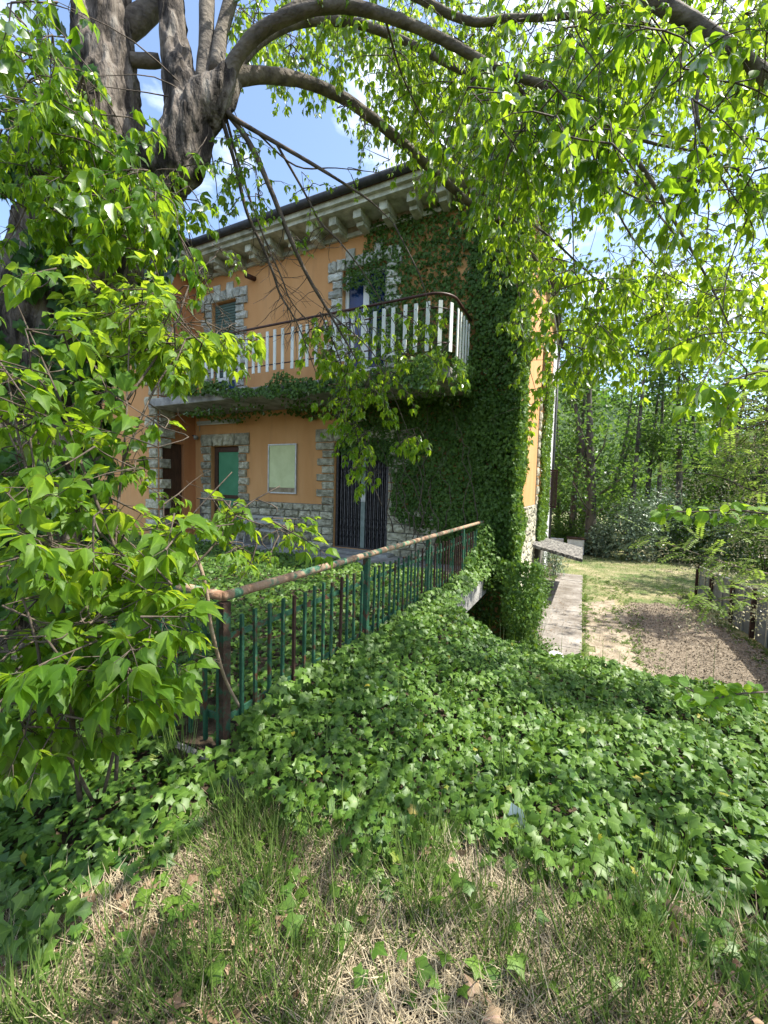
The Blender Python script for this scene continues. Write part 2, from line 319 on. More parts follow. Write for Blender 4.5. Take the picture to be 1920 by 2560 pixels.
q = np.stack([gi[:-1, :-1], gi[:-1, 1:], gi[1:, 1:], gi[1:, :-1]], -1).reshape(-1, 4)
gme = np_mesh('ground', np.stack([GX, GY, GZ], -1).reshape(-1, 3), np.concatenate([q[:, [0, 1, 2]], q[:, [0, 2, 3]]]), M['soil'])
ground = tag(link(bpy.data.objects.new('ground', gme)), kind='structure')

def sheet(name, poly, mt, dz, step=.25, kind='structure', jag=.0):
    """a ground-hugging sheet inside a polygon"""
    xs = [p[0] for p in poly]; ys = [p[1] for p in poly]
    ax = np.arange(min(xs), max(xs)+step, step); ay = np.arange(min(ys), max(ys)+step, step); X, Y = np.meshgrid(ax, ay)
    Z = gz(X, Y)+dz+.02*n2(X, Y, 2.3, 1.7); ins = inside(X+jag*n2(X, Y, 1.7, 4.1), Y+jag*n2(X, Y, 1.7, 9.3), poly); id_ = np.arange(X.size).reshape(X.shape)
    qd = np.stack([id_[:-1, :-1], id_[:-1, 1:], id_[1:, 1:], id_[1:, :-1]], -1).reshape(-1, 4)
    ok = ins.ravel()[qd].sum(1) >= 3; qd = qd[ok]
    me = np_mesh(name, np.stack([X, Y, Z], -1).reshape(-1, 3), np.concatenate([qd[:, [0, 1, 2]], qd[:, [0, 2, 3]]]), mt)
    return tag(link(bpy.data.objects.new(name, me)), kind=kind)
def inside(X, Y, poly):
    r = np.zeros(np.shape(X), bool); n = len(poly)
    for i in range(n):
        x1, y1 = poly[i][:2]; x2, y2 = poly[(i+1) % n][:2]
        c = ((y1 > Y) != (y2 > Y)) & (X < (x2-x1)*(Y-y1)/((y2-y1) or 1e-9)+x1); r ^= c
    return r
LAWN = [(.1, -1.5), (12, -2.5), (60, -2), (60, 60), (-30, 60), (-30, 12), (.1, 12)]
sheet('lawn', LAWN, M['lawn'], .012, .4)
BED = [(2.75, 5.4), (3.5, 5.75), (4.25, 5.95), (4.4, 4.4), (4.5, 1.5), (4.6, -.9), (2.6, -.9), (2.5, 1.0), (2.45, 2.4), (2.55, 3.8)]
sheet('straw_ground', [(1.48, -1.2), (3.0, -1.2), (3.0, 1.4), (2.9, 4.6), (2.2, 5.6), (1.48, 4.4)], M['drylitter'], .02, .12, jag=.5)
sheet('soil_bed', BED, M['gravel'], .03, .12, jag=.25)

# path slabs
pth = tag(bpy.data.objects.new('path', None), kind='structure'); link(pth); pth.location = (0, 0, 0)
ys = [-1.0, .55, 1.9, 3.4, 4.7, 6.2, 7.6, 8.85]
for i in range(len(ys)-1):
    b = MB(); x1 = 1.46+R(-.012, .012); z1 = -1.565+R(-.006, .006)
    b.box(.02, x1, ys[i]+.012, ys[i+1]-.012, -1.75, z1)
    bevel(b.build('slab', M['pathc'], pth), .012)

# terrace
tr = tag(bpy.data.objects.new('terrace', None), kind='structure'); link(tr)
MB().box(-15.5, -.36, -6.95, -.004, -.46, 0).build('terrace_slab', M['concrete'], tr)
MB().box(-15.5, -1.5, -3.0, -.01, -1.9, -.462).build('undercroft_wall', M['frieze'], tr)
MB().box(-5.9, -2.2, -1.15, -.01, .0, .055).build('apron', M['concrete'], tr)
MB().box(-4.5, -2.55, -.42, -.06, .058, .12).build('door_step', M['concrete'], tr)
MB().box(-9.28, -5.92, -.6, -.01, .0, .045).build('apron', M['concrete'], tr)

# hill far behind the wood
hx = np.linspace(-220, 260, 70); hy = np.linspace(60, 260, 30); HX, HY = np.meshgrid(hx, hy)
prof = np.interp(HX-.35*(HY-130), [-250, -90, -25, 10, 45, 80, 260], [40, 52, 46, 34, 20, 10, 6])
HZ = -2+prof*sstep(HY, 60, 160)*(1+.10*n2(HX, HY, .03, 3))
hi_ = np.arange(HX.size).reshape(HX.shape); q = np.stack([hi_[:-1, :-1], hi_[:-1, 1:], hi_[1:, 1:], hi_[1:, :-1]], -1).reshape(-1, 4)
tag(link(bpy.data.objects.new('hill', np_mesh('hill', np.stack([HX, HY, HZ], -1).reshape(-1, 3), np.concatenate([q[:, [0, 1, 2]], q[:, [0, 2, 3]]]), M['hill']))), kind='structure')
nh = 14000; ux = rng.uniform(-150, 200, nh); uy = rng.uniform(70, 180, nh)
uz = -2+np.interp(ux-.35*(uy-130), [-250, -90, -25, 10, 45, 80, 260], [40, 52, 46, 34, 20, 10, 6])*sstep(uy, 60, 160)+rng.uniform(-.5, 4.0, nh)
Lh = Leaves(); Lh.ext(np.stack([ux, uy, uz], 1), rng.normal(0, 1, (nh, 3)), rng.normal(0, 1, (nh, 3))+np.array([0, -.6, .6]), rng.uniform(1.2, 2.8, nh), rng.uniform(0, 1, nh))
o = link(bpy.data.objects.new('distant_woods', cloud_mesh('distant_woods', RH2, Lh.arrays(), M['farleaf']))); tag(o, 'distant woodland covering the hill behind the yard', 'woods', kind='stuff')

# ------------------------------------------------------------------ house
house = empty('house', (0, 0, 0), 'orange plastered two storey house with stone trim, half overgrown by ivy', 'house')
ZT = 7.53
def wall(name, mt, axis, val, a0, a1, z0, z1, openings, depth, sgn):
    """a wall plane with reveals; axis 1: along x at y=val, axis 0: along y at x=val"""
    b = MB(); As = sorted({a0, a1, *[o for q in openings for o in q[:2]]}); Zs = sorted({z0, z1, *[o for q in openings for o in q[2:]]})
    P = (lambda a, z, d=0: (a, val+d, z)) if axis == 1 else (lambda a, z, d=0: (val+d, a, z))
    for i in range(len(As)-1):
        for j in range(len(Zs)-1):
            ca, cz = (As[i]+As[i+1])/2, (Zs[j]+Zs[j+1])/2
            if any(q[0] < ca < q[1] and q[2] < cz < q[3] for q in openings): continue
            b.quad(P(As[i], Zs[j]), P(As[i+1], Zs[j]), P(As[i+1], Zs[j+1]), P(As[i], Zs[j+1]))
    for x0, x1, q0, q1 in openings:
        d = depth*sgn
        b.quad(P(x0, q0), P(x0, q1), P(x0, q1, d), P(x0, q0, d)); b.quad(P(x1, q0), P(x1, q0, d), P(x1, q1, d), P(x1, q1))
        b.quad(P(x0, q1), P(x1, q1), P(x1, q1, d), P(x0, q1, d)); b.quad(P(x0, q0), P(x0, q0, d), P(x1, q0, d), P(x1, q0))
    return b.build(name, mt, house)
D1 = (-8.62, -7.50, 0.0, 2.72); GT = (-4.27, -2.77, 0.12, 2.74); W1 = (-8.58, -7.63, 3.87, 6.81); W2 = (-4.13, -2.95, 3.87, 6.81)
wall('front_wall', M['plaster'], 1, 0.0, -9.3, 0, -1.9, 8.0, [D1, GT, W1, W2], .24, 1)
SW = (7.4, 8.5, 1.0, 2.5); SW2 = (4.9, 6.0, 4.4, 6.2)
wall('side_wall', M['plaster'], 0, 0.0, 0, 11.0, -1.9, 8.0, [SW, SW2], .2, -1)
WD = (-1.08, -.40, 0.0, 2.75)
wall('wing_side_wall', M['plaster_shaded'], 0, -9.3, -1.2, 0, -.5, 8.0, [WD], .2, -1)
wall('wing_front_wall', M['plaster'], 1, -1.2, -15, -9.3, -.5, 8.0, [], .2, 1)
b = MB(); b.quad((0, 11, -1.9), (-15, 11, -1.9), (-15, 11, 8), (0, 11, 8)); b.quad((-15, 11, -1.9), (-15, -1.2, -1.9), (-15, -1.2, 8), (-15, 11, 8)); b.build('rear_wall', M['plaster'], house)
b = MB(); b.quad((-15, .5, -.02), (-.2, .5, -.02), (-.2, .5, 7.9), (-15, .5, 7.9)); b.build('dark_room_backing', M['dark'], house)  # near-black sheets behind the openings: the unlit rooms' darkness painted on
b = MB(); b.quad((-.5, .6, -1.8), (-.5, 10.9, -1.8), (-.5, 10.9, 7.9), (-.5, .6, 7.9)); b.build('dark_room_backing', M['dark'], house); b = MB(); b.quad((-9.52, -1.15, -.02), (-9.52, -.02, -.02), (-9.52, -.02, 7.9), (-9.52, -1.15, 7.9)); b.build('dark_room_backing', M['dark'], house)

# rusticated blocks: shared meshes, each block an object
def block_mesh(sd_, mt, name='stone_block'):
    rr = random.Random(sd_); v = []; f = []; g = [0, .055, .34, .66, .945, 1]
    for j in range(6):
        for i in range(6):
            e = i in (0, 5) or j in (0, 5); x = g[i]-.5; z = g[j]-.5
            d = -.34 if e else -(.60+rr.uniform(-.24, .40))
            if not e: x += rr.uniform(-.03, .03); z += rr.uniform(-.04, .04)
            else: x *= 1-rr.uniform(0, .02); z *= 1-rr.uniform(0, .03)
            v.append((x, d, z))
    for j in range(5):
        for i in range(5): a = j*6+i; f.append((a, a+1, a+7, a+6))
    bd = [(0, 5, [i for i in range(6)]), (5, 35, [5+6*i for i in range(6)]), (35, 30, [35-i for i in range(6)]), (30, 0, [30-6*i for i in range(6)])]
    k = len(v); v += [(-.49, .3, -.49), (.49, .3, -.49), (.49, .3, .49), (-.49, .3, .49)]
    for i, (_, _, e) in enumerate(bd): f.append(tuple(reversed(e))+(k+i, k+(i+1) % 4))
    me = bpy.data.meshes.new(name); me.from_pydata(v, [], f); me.update(); me.materials.append(mt); return me
BM = {k: [block_mesh(i, M[k]) for i in range(6)] for k in ('stone', 'greystone')}
def block(x0, x1, z0, z1, y=0.0, kind='stone', d=.085, face='front', par=None, gap=.009):
    me = random.choice(BM[kind]); w_, h = x1-x0-2*gap, z1-z0-2*gap
    if face == 'front': return inst('stone_block', me, par or house, ((x0+x1)/2, y, (z0+z1)/2), (0, 0, 0), (w_, d, h))
    return inst('stone_block', me, par or house, (y, (x0+x1)/2, (z0+z1)/2), (0, 0, math.pi/2), (w_, d, h))
def courses(x0, x1, zs, kind, y=0.0, face='front', lo=.26, hi=.52):
    for j in range(len(zs)-1):
        x = x0; first = True
        while x < x1-.04:
            wd = R(lo, hi)*(.6 if first and j % 2 else 1); first = False; nx = x+wd
            if x1-nx < .16: nx = x1
            block(x, nx, zs[j], zs[j+1], y, kind, face=face); x = nx
ZB = [.045, .22, .41, .60, .80, .99, 1.17]
MB().box(-7.49, -4.28, -.012, .02, .0, 1.172).build('mortar_bed', M['mortar'], house); MB().box(-9.1, -8.63, -.012, .02, .0, 1.172).build('mortar_bed', M['mortar'], house)
MB().box(-2.76, -.02, -.012, .02, .0, 1.172).build('mortar_bed', M['mortar'], house)
courses(-7.05, -4.27, ZB, 'stone'); courses(-2.77, -1.5, ZB, 'stone')
def jamb(xin, sgn, z0, z1, h, wl_, ws, kind):
    n = max(1, round((z1-z0)/h)); hh = (z1-z0)/n
    for i in range(n):
        wd = (wl_ if i % 2 else ws)*R(.95, 1.06); a, c_ = (xin, xin+sgn*wd) if sgn > 0 else (xin-wd, xin)
        block(a, c_, z0+i*hh, z0+(i+1)*hh, 0, kind)
# gate surround
jamb(-4.27, -1, 1.17, 2.74, .2, .54, .38, 'stone'); jamb(-2.77, 1, 1.17, 2.74, .2, .54, .38, 'stone')
x = -4.86
for wd in (.55, .42, .5, .46, .44, .5): block(x, min(x+wd, -2.2), 2.74, 3.08, 0, 'stone'); x += wd
# door surround
jamb(-8.62, -1, .05, 2.72, .215, .40, .30, 'stone'); jamb(-7.50, 1, .05, 2.72, .215, .40, .29, 'stone')
x = -9.02
for wd in (.5, .42, .46, .54): block(x, x+wd, 2.72, 3.08, 0, 'stone', .095); x += wd
# upper openings
for (a, c_, z0, z1), both in ((W1, True), (W2, True)):
    jamb(a, -1, z0+.1, z1, .205, .42, .30, 'greystone'); jamb(c_, 1, z0+.1, z1, .205, .42, .30, 'greystone')
    x = a-.42; ww = c_-a+.84; k = 0; n = 7 if ww < 1.9 else 8
    for i in range(n):
        wd = ww/n; t = .26 if i in (0, n-1) else (.5 if i % 2 == 0 and 0 < i < n-1 and i != 3 else .30)
        t = {0: .27, n-1: .27}.get(i, .48 if i in (2, n-3) else .29)
        block(x, x+wd, z1, z1+t, 0, 'greystone', .09); x += wd
# wing quoins
for i in range(26):
    z0 = .02+i*.285; l_ = .55 if i % 2 else .36
    block(-9.3-l_, -9.3, z0, z0+.28, -1.2, 'stone', .07); block(-1.19, -1.19+(.36 if i % 2 else .5 if z0 > 2.8 else .1), z0, z0+.28, -9.3, 'stone', .07, 'side')
# side wall base and quoins
MB().box(-.02, .012, .02, 10.9, -1.85, 1.25).build('mortar_bed', M['mortar'], house)
courses(.9, 4.6, [-1.1+.235*i for i in range(11)], 'stone', 0.0, 'side', .36, .62)
for i in range(22):
    z0 = 1.25+i*.285
    if i < 20: block(.02, .45 if i % 2 else .3, z0, z0+.28, 0, 'stone', .08, 'side')
    if i < 12: block(4.62, 4.62+(.5 if i % 2 else .34), z0, z0+.28, 0, 'stone', .08, 'side')
MB().box(-.01, .035, 8.75, 11.02, -1.8, 7.7).build('corner_pilaster', M['tank'], house)
# cornice
cor = MB().box(-9.3, .16, -.06, -.001, ZT, 7.62).build('cornice', M['cornice'], house)
MB().box(-9.3, .06, -.03, -.002, 7.622, 7.80).build('frieze', M['frieze'], cor)
MB().box(-8.66, .06, -.66, .0, 7.765, 7.86).build('soffit_slab', M['cornice'], cor)
MB().box(-8.60, .10, -.74, -.0, 7.862, 7.98).build('upper_slab', M['cornice'], cor)
bk = MB(); bk.box(-.10, .10, -.54, -.0, 7.575, 7.762); bk.box(-.09, .09, -.40, -.0, 7.48, 7.573)
bme = bk.mesh('bracket', M['cornice'])
for i in range(14):
    o = inst('bracket', bme, cor, (-8.62+i*.645, -.004, 0)); bevel(o, .012)
wc = MB().box(-15.2, -9.24, -1.27, -1.201, ZT+.003, 7.622).build('wing_cornice', M['cornice'], house)
MB().box(-9.299, -9.24, -1.198, -.07, ZT+.003, 7.622).build('wing_band', M['cornice'], wc)
MB().box(-15.2, -8.64, -1.86, -.0, 7.768, 7.985).build('soffit_slab', M['cornice'], wc)
for i in range(8): o = inst('bracket', bme, wc, (-9.5-i*.645, -1.204, 0)); bevel(o, .012)
for i in range(2): o = inst('bracket', bme, wc, (-9.296, -.95+i*.5, 0), (0, 0, math.pi/2)); bevel(o, .012)
def gutter(a, b_, name='gutter'):
    o = MB().tube([a, b_], .085, 12).build(name, M['gutter'], house, True); return o
gutter((-8.55, -.81, 8.05), (.16, -.81, 8.05)); gutter((-15.2, -1.94, 8.06), (-8.5, -1.94, 8.06)); gutter((-8.52, -1.93, 8.06), (-8.52, -.84, 8.06))
gutter((.19, -.7, 8.02), (.19, 11.3, 8.02)); MB().tube([(.1, 10.2, 8.0), (.1, 10.2, -1.4)], .05, 10).build('downpipe', M['gutter'], house, True)
MB().box(.0, .1, .02, 11.02, 7.75, 7.95).build('side_cornice', M['cornice'], house)
b = MB(); e = [(-15.3, -.78, 8.0), (.14, -.78, 8.0), (.14, 11.3, 8.0), (-15.3, 11.3, 8.0), (-10, 5.2, 9.6), (-5.2, 5.2, 9.6)]
b.add(e, [(0, 1, 5, 4), (1, 2, 5), (2, 3, 4, 5), (3, 0, 4), (3, 2, 1, 0)])
b.add([(-15.3, -1.95, 8.02), (-8.52, -1.95, 8.02), (-8.52, 1.5, 8.5), (-15.3, 1.5, 8.5)], [(0, 1, 2, 3)]); b.build('roof', M['rooftile'], house)
# front door
dr = MB().box(-8.60, -8.46, .10, .19, 0, 2.70).box(-7.62, -7.51, .10, .19, 0, 2.70).box(-8.459, -7.621, .10, .19, 2.56, 2.70).box(-8.459, -7.621, .10, .19, 1.20, 1.30).box(-8.459, -7.621, .10, .19, 0, .22).build('door', M['darkwood'], house)
MB().box(-8.455, -7.625, .13, .16, 1.302, 2.558).build('panel', M['teal'], dr); MB().box(-8.455, -7.625, .13, .16, .222, 1.198).build('panel', M['teal'], dr)
MB().bar((-7.74, .09, 1.05), (-7.74, .09, .35), .03, .03).build('handle', M['alu'], dr)
MB().box(-9.44, -9.40, WD[0]+.01, WD[1]-.01, 0.01, WD[3]-.01).build('wing_door', M['darkwood'], house)
# folding gate
gt = MB().box(-4.26, -4.20, .06, .14, .12, 2.735).box(-2.84, -2.78, .06, .14, .12, 2.735).box(-4.199, -2.841, .07, .13, 2.66, 2.735).box(-4.199, -2.841, .06, .14, .12, .15).build('folding_gate', M['iron'], house)
bar = MB().box(-.009, .009, -.009, .009, .152, 2.658).mesh('bar', M['gatebar']); thin = MB().box(-.007, .007, -.007, .007, .152, 2.658).mesh('bar', M['iron'])
gx_ = [-4.13+i*.105 for i in range(14)]
for i, x in enumerate(gx_):
    if abs(x+3.47) > .06: inst('bar', bar, gt, (x, .10, 0)); inst('bar', thin, gt, (x+.05, .105, 0))
MB().box(-3.53, -3.42, .055, .145, .152, 2.658).build('gate_post', M['gatepost'], gt)
MB().box(-3.52, -3.40, .03, .053, 1.28, 1.5).build('lock_plate', M['alu'], gt)
for zc in (2.2, 1.95, .75, .5):
    for i in range(13):
        b = MB(); b.bar((gx_[i], .085, zc-.12), (gx_[i]+.105, .085, zc+.12), .014, .004); b.bar((gx_[i], .088, zc+.12), (gx_[i]+.105, .088, zc-.12), .014, .004)
        b.build('lattice', M['iron'], gt)
# roller-shuttered balcony door
f1 = MB().box(-8.575, -8.50, .12, .2, 3.88, 6.80).box(-7.71, -7.635, .12, .2, 3.88, 6.80).box(-8.499, -7.711, .12, .2, 4.62, 4.72).box(-8.499, -7.711, .12, .2, 3.88, 4.02).box(-8.14, -8.07, .12, .2, 4.021, 4.619).build('balcony_window', M['whitepaint'], house)
MB().box(-8.498, -7.712, .15, .17, 4.022, 6.79).build('pane', M['bluepane'], f1)
sl = MB(); sl.add([(-.47, .0, 0), (.47, 0, 0), (.47, -.018, .012), (-.47, -.018, .012), (.47, -.018, .062), (-.47, -.018, .062), (.47, 0, .074), (-.47, 0, .074)], [(0, 1, 2, 3), (3, 2, 4, 5), (5, 4, 6, 7)])
sme = sl.mesh('roller_slat', M['roller'])
for i in range(27): inst('roller_slat', sme, f1, (-8.105, .115, 4.74+i*.076))
f2 = MB().box(-4.125, -4.03, .12, .2, 3.88, 6.80).box(-3.05, -2.955, .12, .2, 3.88, 6.80).box(-4.029, -3.051, .12, .2, 6.70, 6.80).box(-3.62, -3.46, .11, .2, 3.88, 6.699).box(-4.029, -3.621, .12, .2, 3.88, 4.5).box(-3.459, -3.051, .12, .2, 3.88, 4.5).build('balcony_window', M['whitepaint'], house)
MB().box(-4.028, -3.622, .15, .17, 4.502, 6.698).build('pane', M['bluepane'], f2); MB().box(-3.458, -3.052, .15, .17, 4.502, 6.698).build('pane', M['bluepane'], f2)
# brown shutter on the side wall
sh = MB().box(.02, .075, 8.52, 8.56, 1.0, 2.5).box(.34, .395, 8.52, 8.56, 1.0, 2.5).box(.076, .339, 8.52, 8.56, 1.0, 1.07).box(.076, .339, 8.52, 8.56, 2.43, 2.5).build('side_shutter', M['shutter'], house)
lm = MB().bar((.076, 8.54, 0), (.339, 8.54, 0), .05, .008, (0, .6, .8)).mesh('louver', M['shutter'])
for i in range(30): inst('louver', lm, sh, (0, 0, 1.09+i*.045))
MB().tube([(-6.96, .02, 7.2), (-7.0, -.28, 7.17)], .065, 14).build('vent_pipe', M['brownmetal'], house, True)
# slab roof over the cellar door
aw = MB(); P = [(-.02, 4.05, .10), (1.40, 4.0, -.21), (1.40, 7.45, -.31), (-.02, 7.5, -.02)]
aw.add(P+[(p[0], p[1], p[2]-.10) for p in P], [(0, 1, 2, 3), (7, 6, 5, 4), (0, 4, 5, 1), (1, 5, 6, 2), (2, 6, 7, 3), (3, 7, 4, 0)])
a_ = aw.build('canopy_slab', M['awning'], house); bevel(a_, .015)
MB().box(-.01, .03, 4.3, 6.4, -1.6, -.05).build('cellar_opening_dark', M['dark'], a_)  # near-black panel: the shade inside the cellar opening painted on
# balcony
bal = MB().box(-9.28, -.92, -1.5, -.002, 3.63, 3.85).build('balcony', M['concrete'], house)
bevel(bal, .02)
YB = -1.45; XR = -.95
def railpath(z, inset=0.0):
    r_ = .42; y0 = YB+inset; x1 = XR-inset
    return [(-9.28, y0, z), (-5, y0, z), (x1-r_, y0, z)]+[(x1-r_+r_*math.sin(t), y0+r_-r_*math.cos(t), z) for t in [math.pi/2*i/8 for i in range(1, 9)]]+[(x1, -.02, z)]
MB().tube(railpath(5.17), .026, 8).build('handrail', M['brownmetal'], bal, True)
MB().tube(railpath(4.93, .02), .014, 6).build('rail', M['brownmetal'], bal, True); MB().tube(railpath(4.32, .02), .014, 6).build('rail', M['brownmetal'], bal, True)
sb = MB().box(-.036, .036, -.011, .011, 4.17, 5.05).mesh('slat', M['slatwhite'])
dot = MB().tube([(0, -.012, 0), (0, -.018, 0)], .009, 6).mesh('bolt', M['brownmetal'])
n = 0; x = -9.15
while x < XR-.40:
    o = inst('slat', sb, bal, (x+R(-.006, .006), YB, R(-.015, .015)), (0, R(-.008, .008), 0)); x += .222
    if x > -6.2:
        for zz in (4.93, 4.32): inst('bolt', dot, bal, (o.location.x, YB-.002, zz))
for t in (.55, 1.1): inst('slat', sb, bal, (XR-.42+.42*math.sin(t), YB+.42-.42*math.cos(t), 0), (0, 0, t))
y = YB+.5
while y < -.05: inst('slat', sb, bal, (XR+.002, y, R(-.01, .01)), (0, 0, math.pi/2)); y += .205
MB().box(-1.0, -.93, -.06, -.01, 3.86, 4.3).build('end_post', M['brownmetal'], bal)

# things on the facade
lampt = empty('strip_light', (-8.3, 0, 3.42), 'grey fluorescent strip light on the orange wall above the teal door', 'lamp')
MB().box(-.86, .86, -.075, -.002, -.035, .045).build('housing', M['lamp'], lampt); MB().tube([(-.84, -.05, -.055), (.84, -.05, -.055)], .018, 10).build('tube', M['whitepaint'], lampt, True)
MB().tube([(-.80, -.015, .046), (-.80, -.015, .30), (3.2, -.015, .33)], .010, 6).build('conduit', M['lamp'], lampt, True); MB().tube([(-.80, -.015, -.036), (-.80, -.015, -.24)], .010, 6).build('conduit', M['lamp'], lampt, True)
nb = empty('notice_board', (-5.92, 0, 2.07), 'blank yellowed notice board in a thin metal frame on the orange wall', 'notice board')
fr = MB(); fr.box(-.48, -.445, -.05, -.002, -.66, .66).box(.445, .48, -.05, -.002, -.66, .66).box(-.444, .444, -.05, -.002, .625, .66).box(-.444, .444, -.05, -.002, -.66, -.625); fr.build('frame', M['alu'], nb)
MB().box(-.444, .444, -.03, -.004, -.50, .624).build('panel', M['board'], nb); MB().box(-.444, .444, -.03, -.006, -.624, -.502).build('torn_strip', M['frieze'], nb)
fl = empty('flood_lamp', (-9.27, -.1, 3.05), 'small round flood lamp on the recessed wing wall beside the strip light', 'lamp')
MB().bar((-.03, 0, 0), (.10, -.02, -.02), .03, .03).build('arm', M['iron'], fl); MB().tube([(.08, -.02, -.02), (.14, -.04, -.05), (.19, -.06, -.08)], [.03, .055, .07], 12).build('shade', M['alu'], fl, True)
bn = empty('bench', (-6.25, -.55, .05), 'grey weathered slatted bench against the stone plinth', 'bench')
for yy in (-.17, -.06, .05): MB().box(-.75, .75, yy, yy+.085, .40, .43).build('seat_slat', M['greywood'], bn)
for zz in (.55, .68): MB().box(-.75, .75, .19, .215, zz, zz+.09).build('back_slat', M['greywood'], bn)
for sx in (-.6, .6):
    MB().bar((sx, -.14, 0), (sx, -.12, .40), .05, .05).build('leg', M['greywood'], bn); MB().bar((sx, .10, 0), (sx, .235, .78), .05, .05).build('leg', M['greywood'], bn)

# ------------------------------------------------------------------ terrace railing
rl = empty('terrace_railing', (-.48, -6.91, 0), 'green iron terrace railing with a rusty round handrail and thin pickets', 'railing')
Yr = 6.91
MB().tube([(0, -.01, 1.0), (.003, 2.2, 1.003), (-.004, 4.4, .998), (0, 6.86, 1.0)], .029, 10).build('handrail', M['rustrail'], rl, True)
MB().tube([(.0, 0, 1.0), (-.9, 0, 1.01), (-1.75, 0, 1.0)], .029, 10).build('handrail', M['rustrail'], rl, True)
MB().bar((0, .03, .75), (0, 6.85, .75), .012, .035).build('rail', M['greenrail'], rl); MB().bar((0, .03, .26), (0, 6.85, .24), .012, .04).build('rail', M['greenrail'], rl)
MB().bar((-.03, 0, .74), (-1.7, 0, .74), .012, .035).build('rail', M['greenrail'], rl); MB().bar((-.03, 0, .27), (-1.7, 0, .25), .012, .04).build('rail', M['greenrail'], rl)
pk = [MB().box(-.010, .010, -.010, .010, .20, .87).mesh('picket', M[k]) for k in ('greenrail', 'greenrail', 'rustpost')]
pkl = MB().box(-.010, .010, -.010, .010, .12, .87).mesh('picket', M['greenrail'])
post = MB().box(-.027, .027, -.027, .027, -.05, .966).mesh('post', M['greenrail']); post0 = MB().box(-.027, .027, -.027, .027, -.1, .966).mesh('post', M['cornerpost'])
for i in range(5):
    y = i*1.715
    inst('post', post0 if i == 0 else post, rl, (0, y if i else 0, 0))
    if i < 4:
        for k in range(1, 14): inst('picket', random.choice(pk), rl, (.016+R(-.003, .003), y+k*.1225+R(-.006, .006), R(-.012, .012)), (R(-.012, .012), R(-.012, .012), 0))
for k in range(1, 14): inst('picket', pkl if k < 6 else random.choice(pk), rl, (-k*.13+.0, -.016, R(-.01, .01)), (R(-.01, .01), R(-.01, .01), 0))
MB().box(-.028, -.008, -.0305, .03, .1, .96).build('paint_strip', M['greenrail'], rl)

# ------------------------------------------------------------------ yard furniture
fe = empty('panel_fence', (4.7, 7.3, -1.6), 'low fence of grey sheet panels between rusty brown posts at the yard edge', 'fence')
py_ = [7.3, 5.75, 3.95, 2.55, 1.2, -.1, -1.5]
for i, y in enumerate(py_):
    zb = .05*(7.3-y)*.8; zt = 1.0+.055*(7.3-y)
    MB().box(-.035, .035, y-7.3-.035, y-7.3+.035, zb-.1, zt+.05).build('post', M['rustpost'], fe)
    if i < len(py_)-1:
        y2 = py_[i+1]; zb2 = .05*(7.3-y2)*.8; zt2 = 1.0+.055*(7.3-y2); a, c_ = y-7.3-.04, y2-7.3+.04
        n = 9; b = MB(); prev = None
        for k in range(n+1):
            t = k/n; zl = zb+(zt-zb)*t; zr = zb2+(zt2-zb2)*t; dx = .045+(.006 if k % 2 else 0)
            cur = ((dx, a, zl), (dx, c_, zr), (dx+.02, a, zl), (dx+.02, c_, zr))
            if prev: b.quad(prev[0], prev[1], cur[1], cur[0]); b.quad(prev[3], prev[2], cur[2], cur[3])
            prev = cur
        b.build('panel', M['panel'], fe)
        MB().bar((.05, a, zt), (.05, c_, zt2), .035, .03).build('top_strip', M['alu'], fe)
        ym = (a+c_)/2; MB().box(.02, .042, ym-.025, ym+.025, (zb+zb2)/2, (zt+zt2)/2-.02).build('strap', M['alu'], fe)
_t = on(1438, 1385, 2, -1.6); tk = empty('concrete_tank', (_t.x, _t.y, -1.6), 'white rendered tank with a dark lid at the edge of the wood', 'tank')
bevel(MB().box(-.40, .40, -.35, .45, 0, .80).build('body', M['tank'], tk), .03); MB().box(-.45, .45, -.4, .5, .82, .87).build('lid', M['darkwood'], tk)
lw_ = MB().box(_t.x-1.9, _t.x-.6, _t.y+.1, _t.y+.35, -1.7, -.86).build('garden_wall', M['tank']); tag(lw_, 'low white wall beside the tank, behind the house corner', 'wall'); bevel(lw_, .03)
def rock(name, c_, s, mt, sd_, label, cat, grp=None):
    v = []; f = []; nu, nv = 8, 6
    for j in range(nv+1):
        for i in range(nu):
            th = math.pi*j/nv; ph = 2*math.pi*i/nu; d = V3((math.sin(th)*math.cos(ph), math.sin(th)*math.sin(ph), math.cos(th)))
            k = 1+.35*noise.noise(d*1.6+V3((sd_, 0, 0)))+.12*noise.noise(d*4+V3((sd_, 3, 0))); v.append((d.x*s[0]*k, d.y*s[1]*k, d.z*s[2]*k))
    for j in range(nv):
        for i in range(nu): f.append((j*nu+i, j*nu+(i+1) % nu, (j+1)*nu+(i+1) % nu, (j+1)*nu+i))
    b = MB(); b.add(v, f); o = b.build(name, mt, None, True); o.location = c_; return tag(o, label, cat, grp)
rock('stone', (-.22, -7.06, .06), (.07, .06, .09), M['mortar'], 3, 'grey brown stone half buried in ivy below the railing post', 'stone')
rock('rubble_stone', (1.02, -.2, -1.51), (.16, .12, .07), M['white'], 5, 'pale broken stone on the near end of the path', 'stone')
rock('rubble_stone', (1.25, -.35, -1.52), (.10, .08, .05), M['white'], 8, 'smaller pale stone chip beside the larger one on the path', 'stone')
rock('rubble_stone', (1.75, -.3, -1.56), (.10, .07, .05), M['white'], 11, 'white stone chip in dry grass just right of the path', 'stone')
b = MB(); sp_ = V3((1.145, -6.66, .09)); b.add([(-.05, 0, -.02), (.0, -.015, -.05), (.045, 0, .01), (.02, .01, .075), (-.03, .012, .09), (0, .02, .02)], [(0, 1, 5), (1, 2, 5), (2, 3, 5), (3, 4, 5), (4, 0, 5)])
